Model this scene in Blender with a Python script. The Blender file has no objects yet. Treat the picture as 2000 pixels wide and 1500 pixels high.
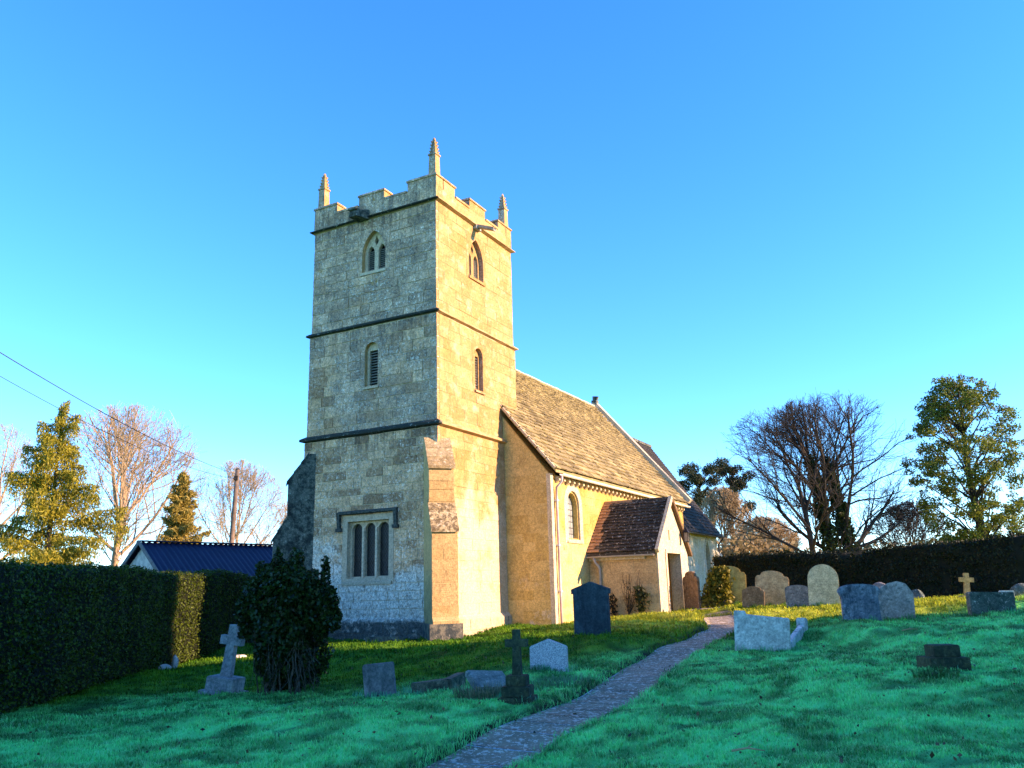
import bpy, math, random
import numpy as np
from mathutils import Vector, Matrix
from mathutils.geometry import tessellate_polygon

random.seed(7); rng = np.random.default_rng(7)
scene = bpy.context.scene
col = scene.collection
PI = math.pi

# ------------------------------------------------------------------ camera
F_PX, PITCH, ROLL, EYE = 1613.3, .2463, -.0278, 1.65      # focal length in pixels of a 2000 px wide frame
cp, sp, cr, sr = math.cos(PITCH), math.sin(PITCH), math.cos(ROLL), math.sin(ROLL)
FW = np.array([0, cp, sp]); _u = np.array([0, -sp, cp]); _r = np.array([1., 0, 0])
RT = cr*_r + sr*_u; UP = cr*_u - sr*_r
cam = bpy.data.cameras.new('camera'); cam_o = bpy.data.objects.new('camera', cam); col.objects.link(cam_o)
cam.sensor_width = 36; cam.lens = F_PX/2000*36; cam.clip_start = .1; cam.clip_end = 3000
cam_o.matrix_world = Matrix(((RT[0], UP[0], -FW[0], 0), (RT[1], UP[1], -FW[1], 0), (RT[2], UP[2], -FW[2], EYE), (0, 0, 0, 1)))
scene.camera = cam_o

# ------------------------------------------------------------------ sky, sun, exposure
SUN_AZ = math.atan2(.981, -.190); SUN_EL = math.radians(18.5)
sdir = Vector((math.sin(SUN_AZ)*math.cos(SUN_EL), math.cos(SUN_AZ)*math.cos(SUN_EL), math.sin(SUN_EL)))
world = bpy.data.worlds.new('World'); scene.world = world; world.use_nodes = True
wt = world.node_tree; bg = wt.nodes['Background']
sky = wt.nodes.new('ShaderNodeTexSky'); sky.sky_type = 'NISHITA'; sky.sun_disc = False
sky.sun_elevation = SUN_EL; sky.sun_rotation = SUN_AZ; sky.altitude = 4000
sky.air_density = 1.4; sky.dust_density = .0; sky.ozone_density = 4.2
hs = wt.nodes.new('ShaderNodeHueSaturation'); hs.inputs['Saturation'].default_value = 1.2; hs.inputs['Hue'].default_value = .505
wt.links.new(sky.outputs[0], hs.inputs['Color']); wt.links.new(hs.outputs[0], bg.inputs['Color'])
bg.inputs['Strength'].default_value = .15
sun = bpy.data.lights.new('sun', 'SUN'); sun.energy = 4.1; sun.angle = math.radians(.5); sun.color = (1, .645, .41)
sun_o = bpy.data.objects.new('sun', sun); col.objects.link(sun_o)
sun_o.rotation_euler = (-sdir).to_track_quat('-Z', 'Y').to_euler()
vs = scene.view_settings; vs.view_transform = 'Standard'; vs.look = 'None'; vs.exposure = 1.9; vs.gamma = 1; vs.use_curve_mapping = False
scene.render.engine = 'CYCLES'; scene.cycles.use_denoising = True
scene.cycles.max_bounces = 6; scene.cycles.diffuse_bounces = 4; scene.cycles.transparent_max_bounces = 4
scene.cycles.caustics_reflective = False; scene.cycles.caustics_refractive = False

# ------------------------------------------------------------------ helpers
def ray(x, y):
    d = FW + (x-1000)/F_PX*RT - (y-750)/F_PX*UP
    return d/d[1]
def at(x, y, Y):                       # a point seen at this place of the photo, Y metres in front
    return ray(x, y)*Y + np.array([0, 0, EYE])

def sm(a, b, x):
    t = np.clip((x-a)/(b-a), 0, 1); return t*t*(3-2*t)
def hash2(i, j, s=0):
    v = np.sin(i*127.1 + j*311.7 + s*74.7)*43758.5453; return v - np.floor(v)
def noise2(x, y, s=0):
    i = np.floor(x); j = np.floor(y); u = x-i; v = y-j; u = u*u*(3-2*u); v = v*v*(3-2*v)
    return (hash2(i, j, s)*(1-u) + hash2(i+1, j, s)*u)*(1-v) + (hash2(i, j+1, s)*(1-u) + hash2(i+1, j+1, s)*u)*v

def link(name, me, mat=None, parent=None, loc=None):
    o = bpy.data.objects.new(name, me); col.objects.link(o)
    if mat is not None and me is not None and not me.materials: me.materials.append(mat)
    if parent is not None: o.parent = parent
    if loc is not None: o.location = loc
    return o
def tag(o, label, cat=None, group=None, kind=None):
    if label: o['label'] = label
    if cat: o['category'] = cat
    if group: o['group'] = group
    if kind: o['kind'] = kind
    return o
def empty(name, loc, rz=0, label=None, cat=None, group=None):
    o = bpy.data.objects.new(name, None); col.objects.link(o); o.location = loc; o.rotation_euler = (0, 0, rz)
    o.empty_display_size = .2
    return tag(o, label, cat, group)

class MB:
    def __init__(s): s.v = []; s.f = []
    def add(s, vs, fs):
        n = len(s.v); s.v += [tuple(v) for v in vs]; s.f += [tuple(n+i for i in f) for f in fs]
    def box(s, x0, x1, y0, y1, z0, z1):
        s.add([(x, y, z) for z in (z0, z1) for y in (y0, y1) for x in (x0, x1)],
              [(0, 2, 3, 1), (4, 5, 7, 6), (0, 1, 5, 4), (2, 6, 7, 3), (0, 4, 6, 2), (1, 3, 7, 5)])
    def hexa(s, b, t):                 # two quads, bottom and top
        s.add(list(b)+list(t), [(3, 2, 1, 0), (4, 5, 6, 7), (0, 1, 5, 4), (1, 2, 6, 5), (2, 3, 7, 6), (3, 0, 4, 7)])
    def bar(s, p, q, w, h=None, up=(0, 0, 1)):
        p = Vector(p); q = Vector(q); h = h or w; d = (q-p).normalized(); a = d.cross(Vector(up))
        if a.length < 1e-4: a = d.cross(Vector((1, 0, 0)))
        a.normalize(); b = a.cross(d).normalized(); a *= w/2; b *= h/2
        s.hexa([p-a-b, p+a-b, q+a-b, q-a-b], [p-a+b, p+a+b, q+a+b, q-a+b])
    def tube(s, pts, rad, n=8, cap=True):
        pts = [Vector(p) for p in pts]
        if not hasattr(rad, '__len__'): rad = [rad]*len(pts)
        base = len(s.v); ref = None
        for i, p in enumerate(pts):
            d = (pts[min(i+1, len(pts)-1)] - pts[max(i-1, 0)]).normalized()
            if ref is None: ref = d.orthogonal().normalized()
            a = (ref - d*ref.dot(d)).normalized(); ref = a; b = d.cross(a)
            for k in range(n):
                t = 2*PI*k/n; s.v.append(tuple(p + (a*math.cos(t) + b*math.sin(t))*rad[i]))
        for i in range(len(pts)-1):
            for k in range(n):
                s.f.append((base+i*n+k, base+i*n+(k+1) % n, base+(i+1)*n+(k+1) % n, base+(i+1)*n+k))
        if cap:
            s.f.append(tuple(base+k for k in reversed(range(n)))); s.f.append(tuple(base+(len(pts)-1)*n+k for k in range(n)))
    def plate(s, outer, holes, fn, d0, d1):      # outline with holes in 2D, fn(u, v, depth) gives the 3D point
        loops = [list(outer)] + [list(h) for h in holes]
        tri = tessellate_polygon([[Vector((a, b, 0)) for a, b in l] for l in loops])
        flat = [p for l in loops for p in l]; n = len(flat)
        vs = [fn(a, b, d0) for a, b in flat] + [fn(a, b, d1) for a, b in flat]
        fs = []
        for t in tri: fs.append(tuple(t)); fs.append(tuple(n+i for i in reversed(t)))
        k = 0
        for l in loops:
            m = len(l)
            for i in range(m):
                a, b = k+i, k+(i+1) % m; fs.append((a, b, n+b, n+a))
            k += m
        s.add(vs, fs)
    def mesh(s, name):
        me = bpy.data.meshes.new(name); me.from_pydata(s.v, [], s.f); me.update(); fixn(me); return me
    def build(s, name, mat, parent=None, smooth=False, loc=None):
        me = s.mesh(name)
        if smooth: me.shade_smooth()
        return link(name, me, mat, parent, loc)
import bmesh
def fixn(me):
    bm = bmesh.new(); bm.from_mesh(me); bmesh.ops.recalc_face_normals(bm, faces=bm.faces); bm.to_mesh(me); bm.free()

def np_mesh(name, v, f, cols=None):                 # v (n,3), f (m,k) arrays
    v = np.ascontiguousarray(v, np.float32); f = np.ascontiguousarray(f, np.int32)
    me = bpy.data.meshes.new(name); m, k = f.shape
    me.vertices.add(len(v)); me.vertices.foreach_set('co', v.ravel())
    me.loops.add(m*k); me.loops.foreach_set('vertex_index', f.ravel())
    me.polygons.add(m); me.polygons.foreach_set('loop_start', np.arange(m, dtype=np.int32)*k)
    if cols is not None:
        a = me.color_attributes.new('col', 'FLOAT_COLOR', 'POINT')
        a.data.foreach_set('color', np.ascontiguousarray(np.c_[cols, np.ones(len(cols))], np.float32).ravel())
    me.update(calc_edges=True); return me

# ------------------------------------------------------------------ material kit
class NT:
    def __init__(s, name):
        s.m = bpy.data.materials.new(name); s.m.use_nodes = True; s.t = s.m.node_tree; s.b = s.t.nodes['Principled BSDF']
        s.b.inputs['Specular IOR Level'].default_value = .25; s.b.inputs['Roughness'].default_value = .9
    def n(s, typ, ins=None, **kw):
        o = s.t.nodes.new('ShaderNode'+typ)
        for k, v in kw.items(): setattr(o, k, v)
        for k, v in (ins or {}).items(): s.put(o.inputs[k], v)
        return o
    def put(s, sock, v):
        if hasattr(v, 'is_output'): s.t.links.new(v, sock)
        elif isinstance(v, tuple) and len(v) == 3 and sock.type == 'RGBA': sock.default_value = (*v, 1)
        else: sock.default_value = v
    def noise(s, vec, scale, detail=4, rough=.6, dist=0): 
        return s.n('TexNoise', {'Vector': vec, 'Scale': scale, 'Detail': detail, 'Roughness': rough, 'Distortion': dist}).outputs['Fac']
    def voro(s, vec, scale, feature='F1'):
        return s.n('TexVoronoi', {'Vector': vec, 'Scale': scale}, feature=feature).outputs['Distance']
    def ramp(s, x, a, b, lo=0., hi=1.):
        return s.n('MapRange', {'Value': x, 'From Min': a, 'From Max': b, 'To Min': lo, 'To Max': hi}, interpolation_type='SMOOTHSTEP').outputs[0]
    def math(s, op, a, b=0.): return s.n('Math', {0: a, 1: b}, operation=op).outputs[0]
    def mul(s, a, b): return s.math('MULTIPLY', a, b)
    def mix(s, fac, a, b):
        o = s.n('Mix', data_type='RGBA'); s.put(o.inputs[0], fac); s.put(o.inputs[6], a); s.put(o.inputs[7], b); return o.outputs[2]
    def scl(s, c, f): return s.n('VectorMath', {0: c, 'Scale': f}, operation='SCALE').outputs[0]
    def obj(s, ref=None):
        o = s.n('TexCoord')
        if ref is not None: o.object = ref
        return o.outputs['Object']
    def sep(s, v): return s.n('SeparateXYZ', {0: v}).outputs
    def pos(s): return s.n('NewGeometry').outputs['Position']
    def rnd(s):
        a = s.n('ObjectInfo').outputs['Random']; b = s.n('NewGeometry').outputs['Random Per Island']
        return s.math('FRACT', s.math('ADD', a, s.mul(b, 1.7)))
    def bump(s, h, strength, dist=.02): s.put(s.b.inputs['Normal'], s.n('Bump', {'Height': h, 'Strength': strength, 'Distance': dist}).outputs[0])
    def done(s, color=None, rough=None):
        if color is not None: s.put(s.b.inputs['Base Color'], color)
        if rough is not None: s.put(s.b.inputs['Roughness'], rough)
        return s.m

def simple(name, c, c2=None, scale=6, rough=.9, bump=.3, spec=.25):
    m = NT(name); v = m.obj(); f = m.noise(v, scale, 5)
    m.bump(m.noise(v, scale*4, 4), bump); m.b.inputs['Specular IOR Level'].default_value = spec
    return m.done(m.mix(m.ramp(f, .35, .65), c, c2 or tuple(x*.7 for x in c)), rough)

def foliage(name, c1, c2, trans=.35, rough=.55):
    m = NT(name); r = m.n('NewGeometry').outputs['Random Per Island']
    c = m.mix(r, c1, c2); m.put(m.b.inputs['Base Color'], c); m.b.inputs['Roughness'].default_value = rough
    t = m.n('BsdfTranslucent', {'Color': c}); mx = m.n('MixShader', {0: trans})
    out = m.t.nodes['Material Output']
    m.t.links.new(m.b.outputs[0], mx.inputs[1]); m.t.links.new(t.outputs[0], mx.inputs[2]); m.t.links.new(mx.outputs[0], out.inputs[0])
    return m.m

# ------------------------------------------------------------------ ground heights
YAW = .488
EV = np.array([math.sin(YAW), math.cos(YAW)]); NV = np.array([-math.cos(YAW), math.sin(YAW)]); C0 = np.array([-2.204, 23.5])
RZ = PI/2 - YAW
def ch(E, N, z=0.):
    p = C0 + EV*E + NV*N; return (p[0], p[1], z)
CTRL = np.array([(-7.65, 12.9, 0), (-8.85, 22.2, .05), (-5.33, 15.65, .02), (-4.15, 14.9, .05), (-2.14, 13.5, .12), (-1.33, 13.25, .15),
 (-.04, 11.96, .2), (.5, 15, .3), (1.67, 19.5, .6), (4.68, 16.7, .4), (5.85, 12.05, .4), (7.5, 18.84, .8), (8.72, 19.9, .82), (8.93, 25, .97),
 (8, 27, 1.02), (8.27, 25.3, .95), (10.85, 19.7, .87), (12.6, 24, 1.12), (12.3, 21.5, 1.1), (8.3, 34, 1.02), (16.5, 28, .98), (4.8, 26, .83),
 (-.55, 8.4, .0), (3.68, 7.3, .15), (-5.1, 9.6, -.05), (5.3, 21.6, .68), (3.9, 19., .52), (-5.4, 24.7, .42), (-2.2, 23.4, .45), (1.1, 26, .62), (2.8, 24.5, .72),
 (-10, 30, .1), (0, 3, -.05), (8, 6, .25), (-8, 4, -.1), (14, 12, .6), (20, 20, 1), (10, 42, 1), (-16, 36, 0), (2.4, 16, .34), (1.2, 11.5, .16), (3.2, 24.8, .78)])
def h_base(x, y):
    x = np.asarray(x, float); y = np.asarray(y, float); num = 0.; den = 1e-9
    for cx_, cy_, cz_ in CTRL:
        w = 1/(.5 + (x-cx_)**2 + (y-cy_)**2)**2; num = num + w*cz_; den = den + w
    return num/den
PATH_PX = [(838, 1530), (890, 1500), (998, 1440), (1128, 1382), (1236, 1322), (1297, 1284), (1388, 1238), (1418, 1222)]
def hit(px, py, fn=h_base):
    d = ray(px, py); Y = 4.
    for k in range(900):
        p = d*Y + np.array([0, 0, EYE])
        if p[2] <= fn(p[0], p[1]): break
        Y += .05
    return np.array([p[0], p[1], float(fn(p[0], p[1]))])
PC = [hit(*p)[:2] for p in PATH_PX]
PC = [PC[0]*1 - (PC[2]-PC[0])*1.2] + PC + [np.array(ch(8.5, -4.9)[:2]) + np.array([.35, -.1])]
def resample(P, step):
    P = np.array(P); out = []
    for i in range(len(P)-1):                      # catmull-rom
        p0, p1, p2, p3 = P[max(i-1, 0)], P[i], P[i+1], P[min(i+2, len(P)-1)]
        for t in np.linspace(0, 1, 30, endpoint=False):
            out.append(.5*((2*p1) + (-p0+p2)*t + (2*p0-5*p1+4*p2-p3)*t*t + (-p0+3*p1-3*p2+p3)*t**3))
    out.append(P[-1]); out = np.array(out); L = np.r_[0, np.cumsum(np.linalg.norm(np.diff(out, axis=0), axis=1))]
    s = np.arange(0, L[-1], step); return np.c_[np.interp(s, L, out[:, 0]), np.interp(s, L, out[:, 1])]
PATH = resample(PC, .12)
PW = .445                                             # half width
def path_dist(x, y):
    x = np.asarray(x, float); y = np.asarray(y, float); sh = x.shape; X = x.ravel(); Y = y.ravel()
    d = np.full(X.shape, 99.); m = (X > -3) & (X < 9) & (Y > 2) & (Y < 27); idx = np.nonzero(m)[0]
    for k in range(0, len(idx), 4000):
        i = idx[k:k+4000]
        d[i] = np.sqrt(((X[i, None]-PATH[None, :, 0])**2 + (Y[i, None]-PATH[None, :, 1])**2).min(1))
    return d.reshape(sh)
def h(x, y):
    x = np.asarray(x, float); y = np.asarray(y, float)
    z = h_base(x, y)
    near = 1 - sm(30, 45, np.hypot(x, y-14))
    z = z + near*((noise2(x*1.1, y*1.1)-.5)*.09 + (noise2(x*2.7, y*2.7, 3)-.5)*.07 + (noise2(x*6, y*6, 5)-.5)*.04)
    d = path_dist(x, y); zb = h_base(x, y)
    k = sm(PW+.16, PW-.02, d); return z*(1-k) + (zb-.10)*k
def hz(x, y): return float(h(np.array([x]), np.array([y]))[0])
def frost(x, y):
    yb = np.interp(x, [-9, -5, -1, 1, 3, 6, 10, 14], [13.2, 14.2, 13.6, 15.0, 17.2, 18.2, 19.8, 21])
    w = (noise2(x*.6, y*.6, 11)-.5)*2.2 + (noise2(x*2.2, y*2.2, 12)-.5)*1.0
    return sm(2.6, -2.0, y-yb+w)
GREEN1 = np.array([.035, .12, .008]); GREEN2 = np.array([.13, .26, .012]); FROST = np.array([.19, .88, .25]); SUNLIT1 = np.array([.22, .27, .012]); SUNLIT2 = np.array([.55, .56, .05])  # the last two tones paint sunlight into the bank grass
def holes(x, y): return sm(.70, .80, noise2(x*1.7, y*2.3, 77)*.7+noise2(x*5.3, y*5.3, 78)*.3)
def turf_col(x, y, k=None):
    """darker green by the tower, winter grass with sunlight painted in on the bank by the porch and graves, hoar frost in front"""
    n = noise2(x*1.7, y*1.7, 21)*.45 + noise2(x*5, y*5, 22)*.55 if k is None else k
    n = sm(.22, .78, n); dry = sm(20.2, 22.6, y+(noise2(x, y, 61)-.5)*1.6)*sm(-.5, 3.5, x); dry = dry[:, None]  # dry: bank zone whose grass is coloured as sunlit
    g = (GREEN1 + (GREEN2-GREEN1)*n[:, None])*(1-dry) + (SUNLIT1 + (SUNLIT2-SUNLIT1)*n[:, None])*dry; fr = frost(x, y)*(.2+.8*n)
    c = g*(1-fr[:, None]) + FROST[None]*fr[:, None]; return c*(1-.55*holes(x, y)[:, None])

def tc_mat(name, rough=.85, trans=0., bump=True):
    m = NT(name); a = m.n('Attribute', attribute_name='col').outputs['Color']
    m.put(m.b.inputs['Base Color'], a); m.b.inputs['Roughness'].default_value = rough; m.b.inputs['Specular IOR Level'].default_value = .15
    if bump: m.bump(m.noise(m.pos(), 40, 4), .6, .03)
    if trans:
        t = m.n('BsdfTranslucent', {'Color': a}); mx = m.n('MixShader', {0: trans}); out = m.t.nodes['Material Output']
        m.t.links.new(m.b.outputs[0], mx.inputs[1]); m.t.links.new(t.outputs[0], mx.inputs[2]); m.t.links.new(mx.outputs[0], out.inputs[0])
    return m.m

def axis(lo, hi, step, far, grow=1.35):
    c = list(np.arange(lo, hi+1e-6, step)); s = step; x = hi
    while x < far: s *= grow; x += s; c.append(x)
    s = step; x = lo
    while x > -far: s *= grow; x -= s; c.insert(0, x)
    return np.array(c)
gx = axis(-10, 15, .12, 900); gy = axis(5, 31, .12, 900)
X, Y = np.meshgrid(gx, gy); Z = h(X, Y); nx, ny = len(gx), len(gy)
gv = np.c_[X.ravel(), Y.ravel(), Z.ravel()]
ii, jj = np.meshgrid(np.arange(nx-1), np.arange(ny-1)); a0 = (jj*nx+ii).ravel()
gf = np.c_[a0, a0+1, a0+nx+1, a0+nx]
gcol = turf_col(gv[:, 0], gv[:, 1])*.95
_d = path_dist(gv[:, 0], gv[:, 1]); _e = (1-sm(PW+.10, PW+.22, _d))[:, None]; gcol = gcol*(1-_e)+np.array([.028, .034, .012])*_e   # bare soil along the cut edge, with the shade of its bank painted in
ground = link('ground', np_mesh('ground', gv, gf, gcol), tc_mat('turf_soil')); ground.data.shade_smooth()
tag(ground, None, kind='structure')

# ================================================================== CHURCH
church = empty('church', (C0[0], C0[1], 0), RZ, 'golden limestone village church with battlemented west tower and stone slate nave roof', 'church')
WEST = (-EV[0], -EV[1], 0.)

def stone_mat(name, gold1, gold2, kind):
    """local coordinates of the church: x east, y north, z up"""
    m = NT(name); v = m.obj(church); s = m.sep(v); E_, N_, Z_ = s[0], s[1], s[2]
    r = m.rnd(); c = m.mix(m.ramp(r, 0, 1), gold1, gold2)
    big = m.noise(v, .9, 5, .65); fine = m.noise(v, 9, 6, .7); vfine = m.noise(v, 34, 3, .7)
    c = m.mix(m.ramp(big, .3, .75, 0, .5), c, tuple(x*.72 for x in gold1))
    c = m.mix(m.ramp(fine, .45, .75, 0, .35), c, tuple(min(1, x*1.25) for x in gold2))
    if kind == 'tower':
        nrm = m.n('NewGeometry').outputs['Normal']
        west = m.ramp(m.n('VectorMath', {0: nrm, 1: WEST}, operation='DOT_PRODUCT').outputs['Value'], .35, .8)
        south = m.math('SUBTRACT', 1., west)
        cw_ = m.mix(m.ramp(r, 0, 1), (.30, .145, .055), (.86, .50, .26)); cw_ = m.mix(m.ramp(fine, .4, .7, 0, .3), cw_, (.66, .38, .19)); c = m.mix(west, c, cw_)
        # grey weathering and lichen on the west side, strongest high up
        hi = m.ramp(Z_, 9.0, 10.4, .35, 1.); mid = m.ramp(Z_, 6.2, 6.8, .15, 1.)
        patch = m.noise(v, .55, 4, .6)
        grey = m.mul(west, m.math('MINIMUM', m.math('ADD', m.mul(m.ramp(patch, .3, .62), mid), m.mul(hi, .55)), 1.))
        c = m.mix(m.mul(grey, .62), c, (.48, .36, .265))
        dark = m.mul(m.ramp(m.noise(v, 1.3, 6, .75), .38, .62), m.ramp(m.noise(v, 12, 5, .9), .45, .53))
        c = m.mix(m.mul(m.mul(dark, m.math('MAXIMUM', grey, m.mul(west, .35))), .92), c, (.06, .055, .05))
        spots = m.mul(m.ramp(m.noise(v, 12, 5, .9), .53, .59), m.ramp(m.noise(v, 1.1, 3, .6), .38, .6, .25, 1.))
        c = m.mix(m.mul(m.mul(spots, west), .85), c, (.86, .76, .64))
        rust = m.mul(m.ramp(m.noise(v, 1.1, 4, .7), .63, .72), m.ramp(Z_, 10, 11))
        c = m.mix(m.mul(m.mul(rust, west), .7), c, (.50, .27, .03))
        # rain streaks under the string courses
        sv = m.n('Mapping', {'Vector': v, 'Scale': (5, 5, .5)}).outputs[0]; sn = m.ramp(m.noise(sv, 1, 4, .7), .45, .62)
        under = m.math('MAXIMUM', m.math('MAXIMUM', m.mul(m.ramp(Z_, 5.3, 6.3), m.ramp(Z_, 6.45, 6.40)), m.mul(m.ramp(Z_, 8.7, 9.8), m.ramp(Z_, 9.92, 9.88))), m.ramp(Z_, 12.5, 13.4))
        c = m.mix(m.mul(m.mul(m.mul(sn, under), west), .6), c, (.09, .08, .07))
        # limewash left on the lower wall
        lw = m.math('ADD', m.ramp(Z_, 3.7, 1.2), m.mul(m.mul(m.ramp(N_, 3.1, 3.6), m.ramp(Z_, 4.2, 3.2)), .45))
        wash = m.ramp(m.math('ADD', m.mul(m.noise(v, 1.5, 6, .72), .9), m.mul(lw, .46)), .64, .80)
        wash = m.mul(m.mul(wash, west), m.ramp(m.noise(v, 11, 6, .8), .40, .52, .25, 1.))
        c = m.mix(m.mul(wash, .9), c, (.80, .70, .58))
        # cream limewash on the lower south wall
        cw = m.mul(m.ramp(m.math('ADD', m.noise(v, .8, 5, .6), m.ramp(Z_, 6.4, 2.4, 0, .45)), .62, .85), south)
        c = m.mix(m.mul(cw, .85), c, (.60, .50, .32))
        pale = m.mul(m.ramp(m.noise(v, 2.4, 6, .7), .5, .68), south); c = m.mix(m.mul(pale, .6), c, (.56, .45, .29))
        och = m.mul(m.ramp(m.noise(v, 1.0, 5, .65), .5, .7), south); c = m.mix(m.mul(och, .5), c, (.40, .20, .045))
        # dark algae band along the foot of the wall
        damp = m.ramp(m.math('ADD', Z_, m.mul(fine, .5)), 1.32, 1.12)
        c = m.mix(m.mul(m.mul(damp, m.ramp(m.noise(v, 3, 5, .7), .28, .5)), m.math('ADD', m.mul(west, .8), .1)), c, (.035, .045, .045))
    if kind == 'nave':
        wash = m.ramp(m.math('ADD', m.noise(v, .7, 5, .65), m.ramp(Z_, 4.8, 1.2, 0, .35)), .5, .8)
        c = m.mix(m.mul(wash, .8), c, (.58, .47, .23))
        yel = m.ramp(m.noise(v, 1.3, 4, .6), .52, .66)
        c = m.mix(m.mul(yel, .5), c, (.55, .42, .06))
    if kind == 'nave_west':
        sp = m.ramp(m.noise(v, 21, 5, .75), .58, .7)
        c = m.mix(m.mul(sp, .5), c, (.62, .56, .40))
        wash = m.mul(m.ramp(m.noise(v, 1.8, 6, .7), .54, .66), m.ramp(Z_, 2.6, 1.2))
        c = m.mix(m.mul(wash, .8), c, (.66, .56, .40))
        dk = m.mul(m.ramp(m.noise(v, 2.5, 6, .75), .52, .7), m.ramp(vfine, .4, .6)); c = m.mix(m.mul(dk, .35), c, (.12, .09, .05))
    if kind == 'chancel':
        st = m.ramp(m.noise(v, 1.6, 5, .6), .45, .65); c = m.mix(m.mul(st, .6), c, (.55, .56, .52))
    if kind == 'weather':
        sp = m.ramp(m.noise(v, 12, 5, .8), .54, .62); c = m.mix(m.mul(sp, .7), c, (.76, .66, .48))
        dk = m.mul(m.ramp(m.noise(v, 9, 6, .8), .46, .55), m.ramp(Z_, 4.6, 4.2, .55, 1.)); c = m.mix(m.mul(dk, .85), c, (.09, .06, .03))
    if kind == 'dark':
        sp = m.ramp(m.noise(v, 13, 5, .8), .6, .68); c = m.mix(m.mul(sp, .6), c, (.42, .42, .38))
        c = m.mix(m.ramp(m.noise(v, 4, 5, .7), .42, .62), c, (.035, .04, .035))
    amp = .42 if kind in ('tower', 'dark') else .24
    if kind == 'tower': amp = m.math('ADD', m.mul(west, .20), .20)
    f_ = m.ramp(m.noise(v, 13, 5, .9), .36, .64, -1., 1.); g_ = m.ramp(m.noise(v, 3.1, 5, .75), .33, .67, -.35, .35)
    h_ = m.ramp(m.noise(v, 31, 4, .9), .38, .62, -.8, .8)
    c = m.scl(c, m.math('ADD', m.mul(m.math('ADD', m.math('ADD', f_, g_), h_), amp), 1.))
    m.bump(m.math('ADD', m.mul(fine, .6), m.mul(vfine, .5)), .9, .03)
    return m.done(c, .92)

S_TOWER = stone_mat('tower_limestone', (.38, .22, .075), (.50, .315, .13), 'tower')
S_NAVE = stone_mat('nave_limestone', (.44, .28, .07), (.52, .35, .11), 'nave')
S_NW = stone_mat('nave_west_limestone', (.52, .36, .11), (.64, .47, .18), 'nave_west')
S_PORCH = stone_mat('porch_limestone', (.48, .31, .14), (.58, .40, .20), 'plain')
S_PALE = stone_mat('pale_dressing', (.54, .44, .29), (.60, .50, .34), 'plain')
S_DRESS = stone_mat('window_dressing', (.56, .42, .28), (.66, .51, .36), 'plain')
S_CHAN = stone_mat('chancel_limestone', (.50, .44, .30), (.60, .54, .38), 'chancel')
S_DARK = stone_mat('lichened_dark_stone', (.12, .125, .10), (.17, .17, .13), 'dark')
S_WEATHER = stone_mat('weathering_slab', (.38, .27, .12), (.52, .41, .22), 'weather')
S_MORTAR = stone_mat('lime_mortar', (.74, .61, .43), (.80, .67, .49), 'mortar')
M_VOID = simple('interior_shadow', (.012, .012, .012), bump=0)
M_LOUV = simple('grey_louvre_wood', (.23, .22, .19), (.15, .15, .13), 8)

# unit blocks with uneven bevelled arrises, shared between stones
def unit_block(k):
    bm = bmesh.new(); bmesh.ops.create_cube(bm, size=1)
    bmesh.ops.bevel(bm, geom=bm.edges[:], offset=.018+.006*(k % 3), segments=1, affect='EDGES')
    rr = random.Random(k)
    for v in bm.verts:
        v.co += Vector((rr.uniform(-.03, .03), rr.uniform(-.008, .008), rr.uniform(-.012, .012)))
    me = bpy.data.meshes.new('stone_block'); bm.to_mesh(me); bm.free(); return me
UNITS = {}
def units(mat):
    if mat.name not in UNITS:
        L = []
        for k in range(7): me = unit_block(k); me.materials.append(mat); L.append(me)
        UNITS[mat.name] = L
    return UNITS[mat.name]
_ub = [unit_block(k) for k in range(7)]
UB = [(np.array([v.co[:] for v in me.vertices]), [tuple(p.vertices) for p in me.polygons]) for me in _ub]

def lay(w0, w1, z0, z1, course, mean, holes=(), rs=1, clip=None):
    """courses of ashlar in a wall w0..w1 x z0..z1, leaving holes; yields (a, b, z, zt)"""
    r = random.Random(rs); br = sorted({z0, z1, *[z for h_ in holes for z in h_[2:4] if z0+.1 < z < z1-.1]}); zs = [z0]
    for q0, q1 in zip(br, br[1:]):
        k_ = max(1, round((q1-q0)/course)); st = np.cumsum([r.uniform(.82, 1.18) for _ in range(k_)]); zs += [q0+(q1-q0)*float(t/st[-1]) for t in st]
    n = len(zs)-1; out = []
    for k in range(n):
        a, b = zs[k], zs[k+1]; spans = [(w0, w1)]
        for (h0, h1, g0, g1) in holes:
            if g1 > a+.03 and g0 < b-.03:
                spans = [q for s in spans for q in ((s[0], min(s[1], h0)), (max(s[0], h1), s[1])) if q[1]-q[0] > .02]
        for s0, s1 in spans:
            x = s0
            while x < s1-.01:
                w = mean*r.uniform(.55, 1.6)
                if x == s0 and k % 2: w *= .6
                if s1-(x+w) < mean*.35: w = s1-x
                if clip is None or clip(x+w/2, b): out.append((x, x+w, a, b))
                x += w
    return out
class Joined(MB): pass
STUFF = {}
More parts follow.
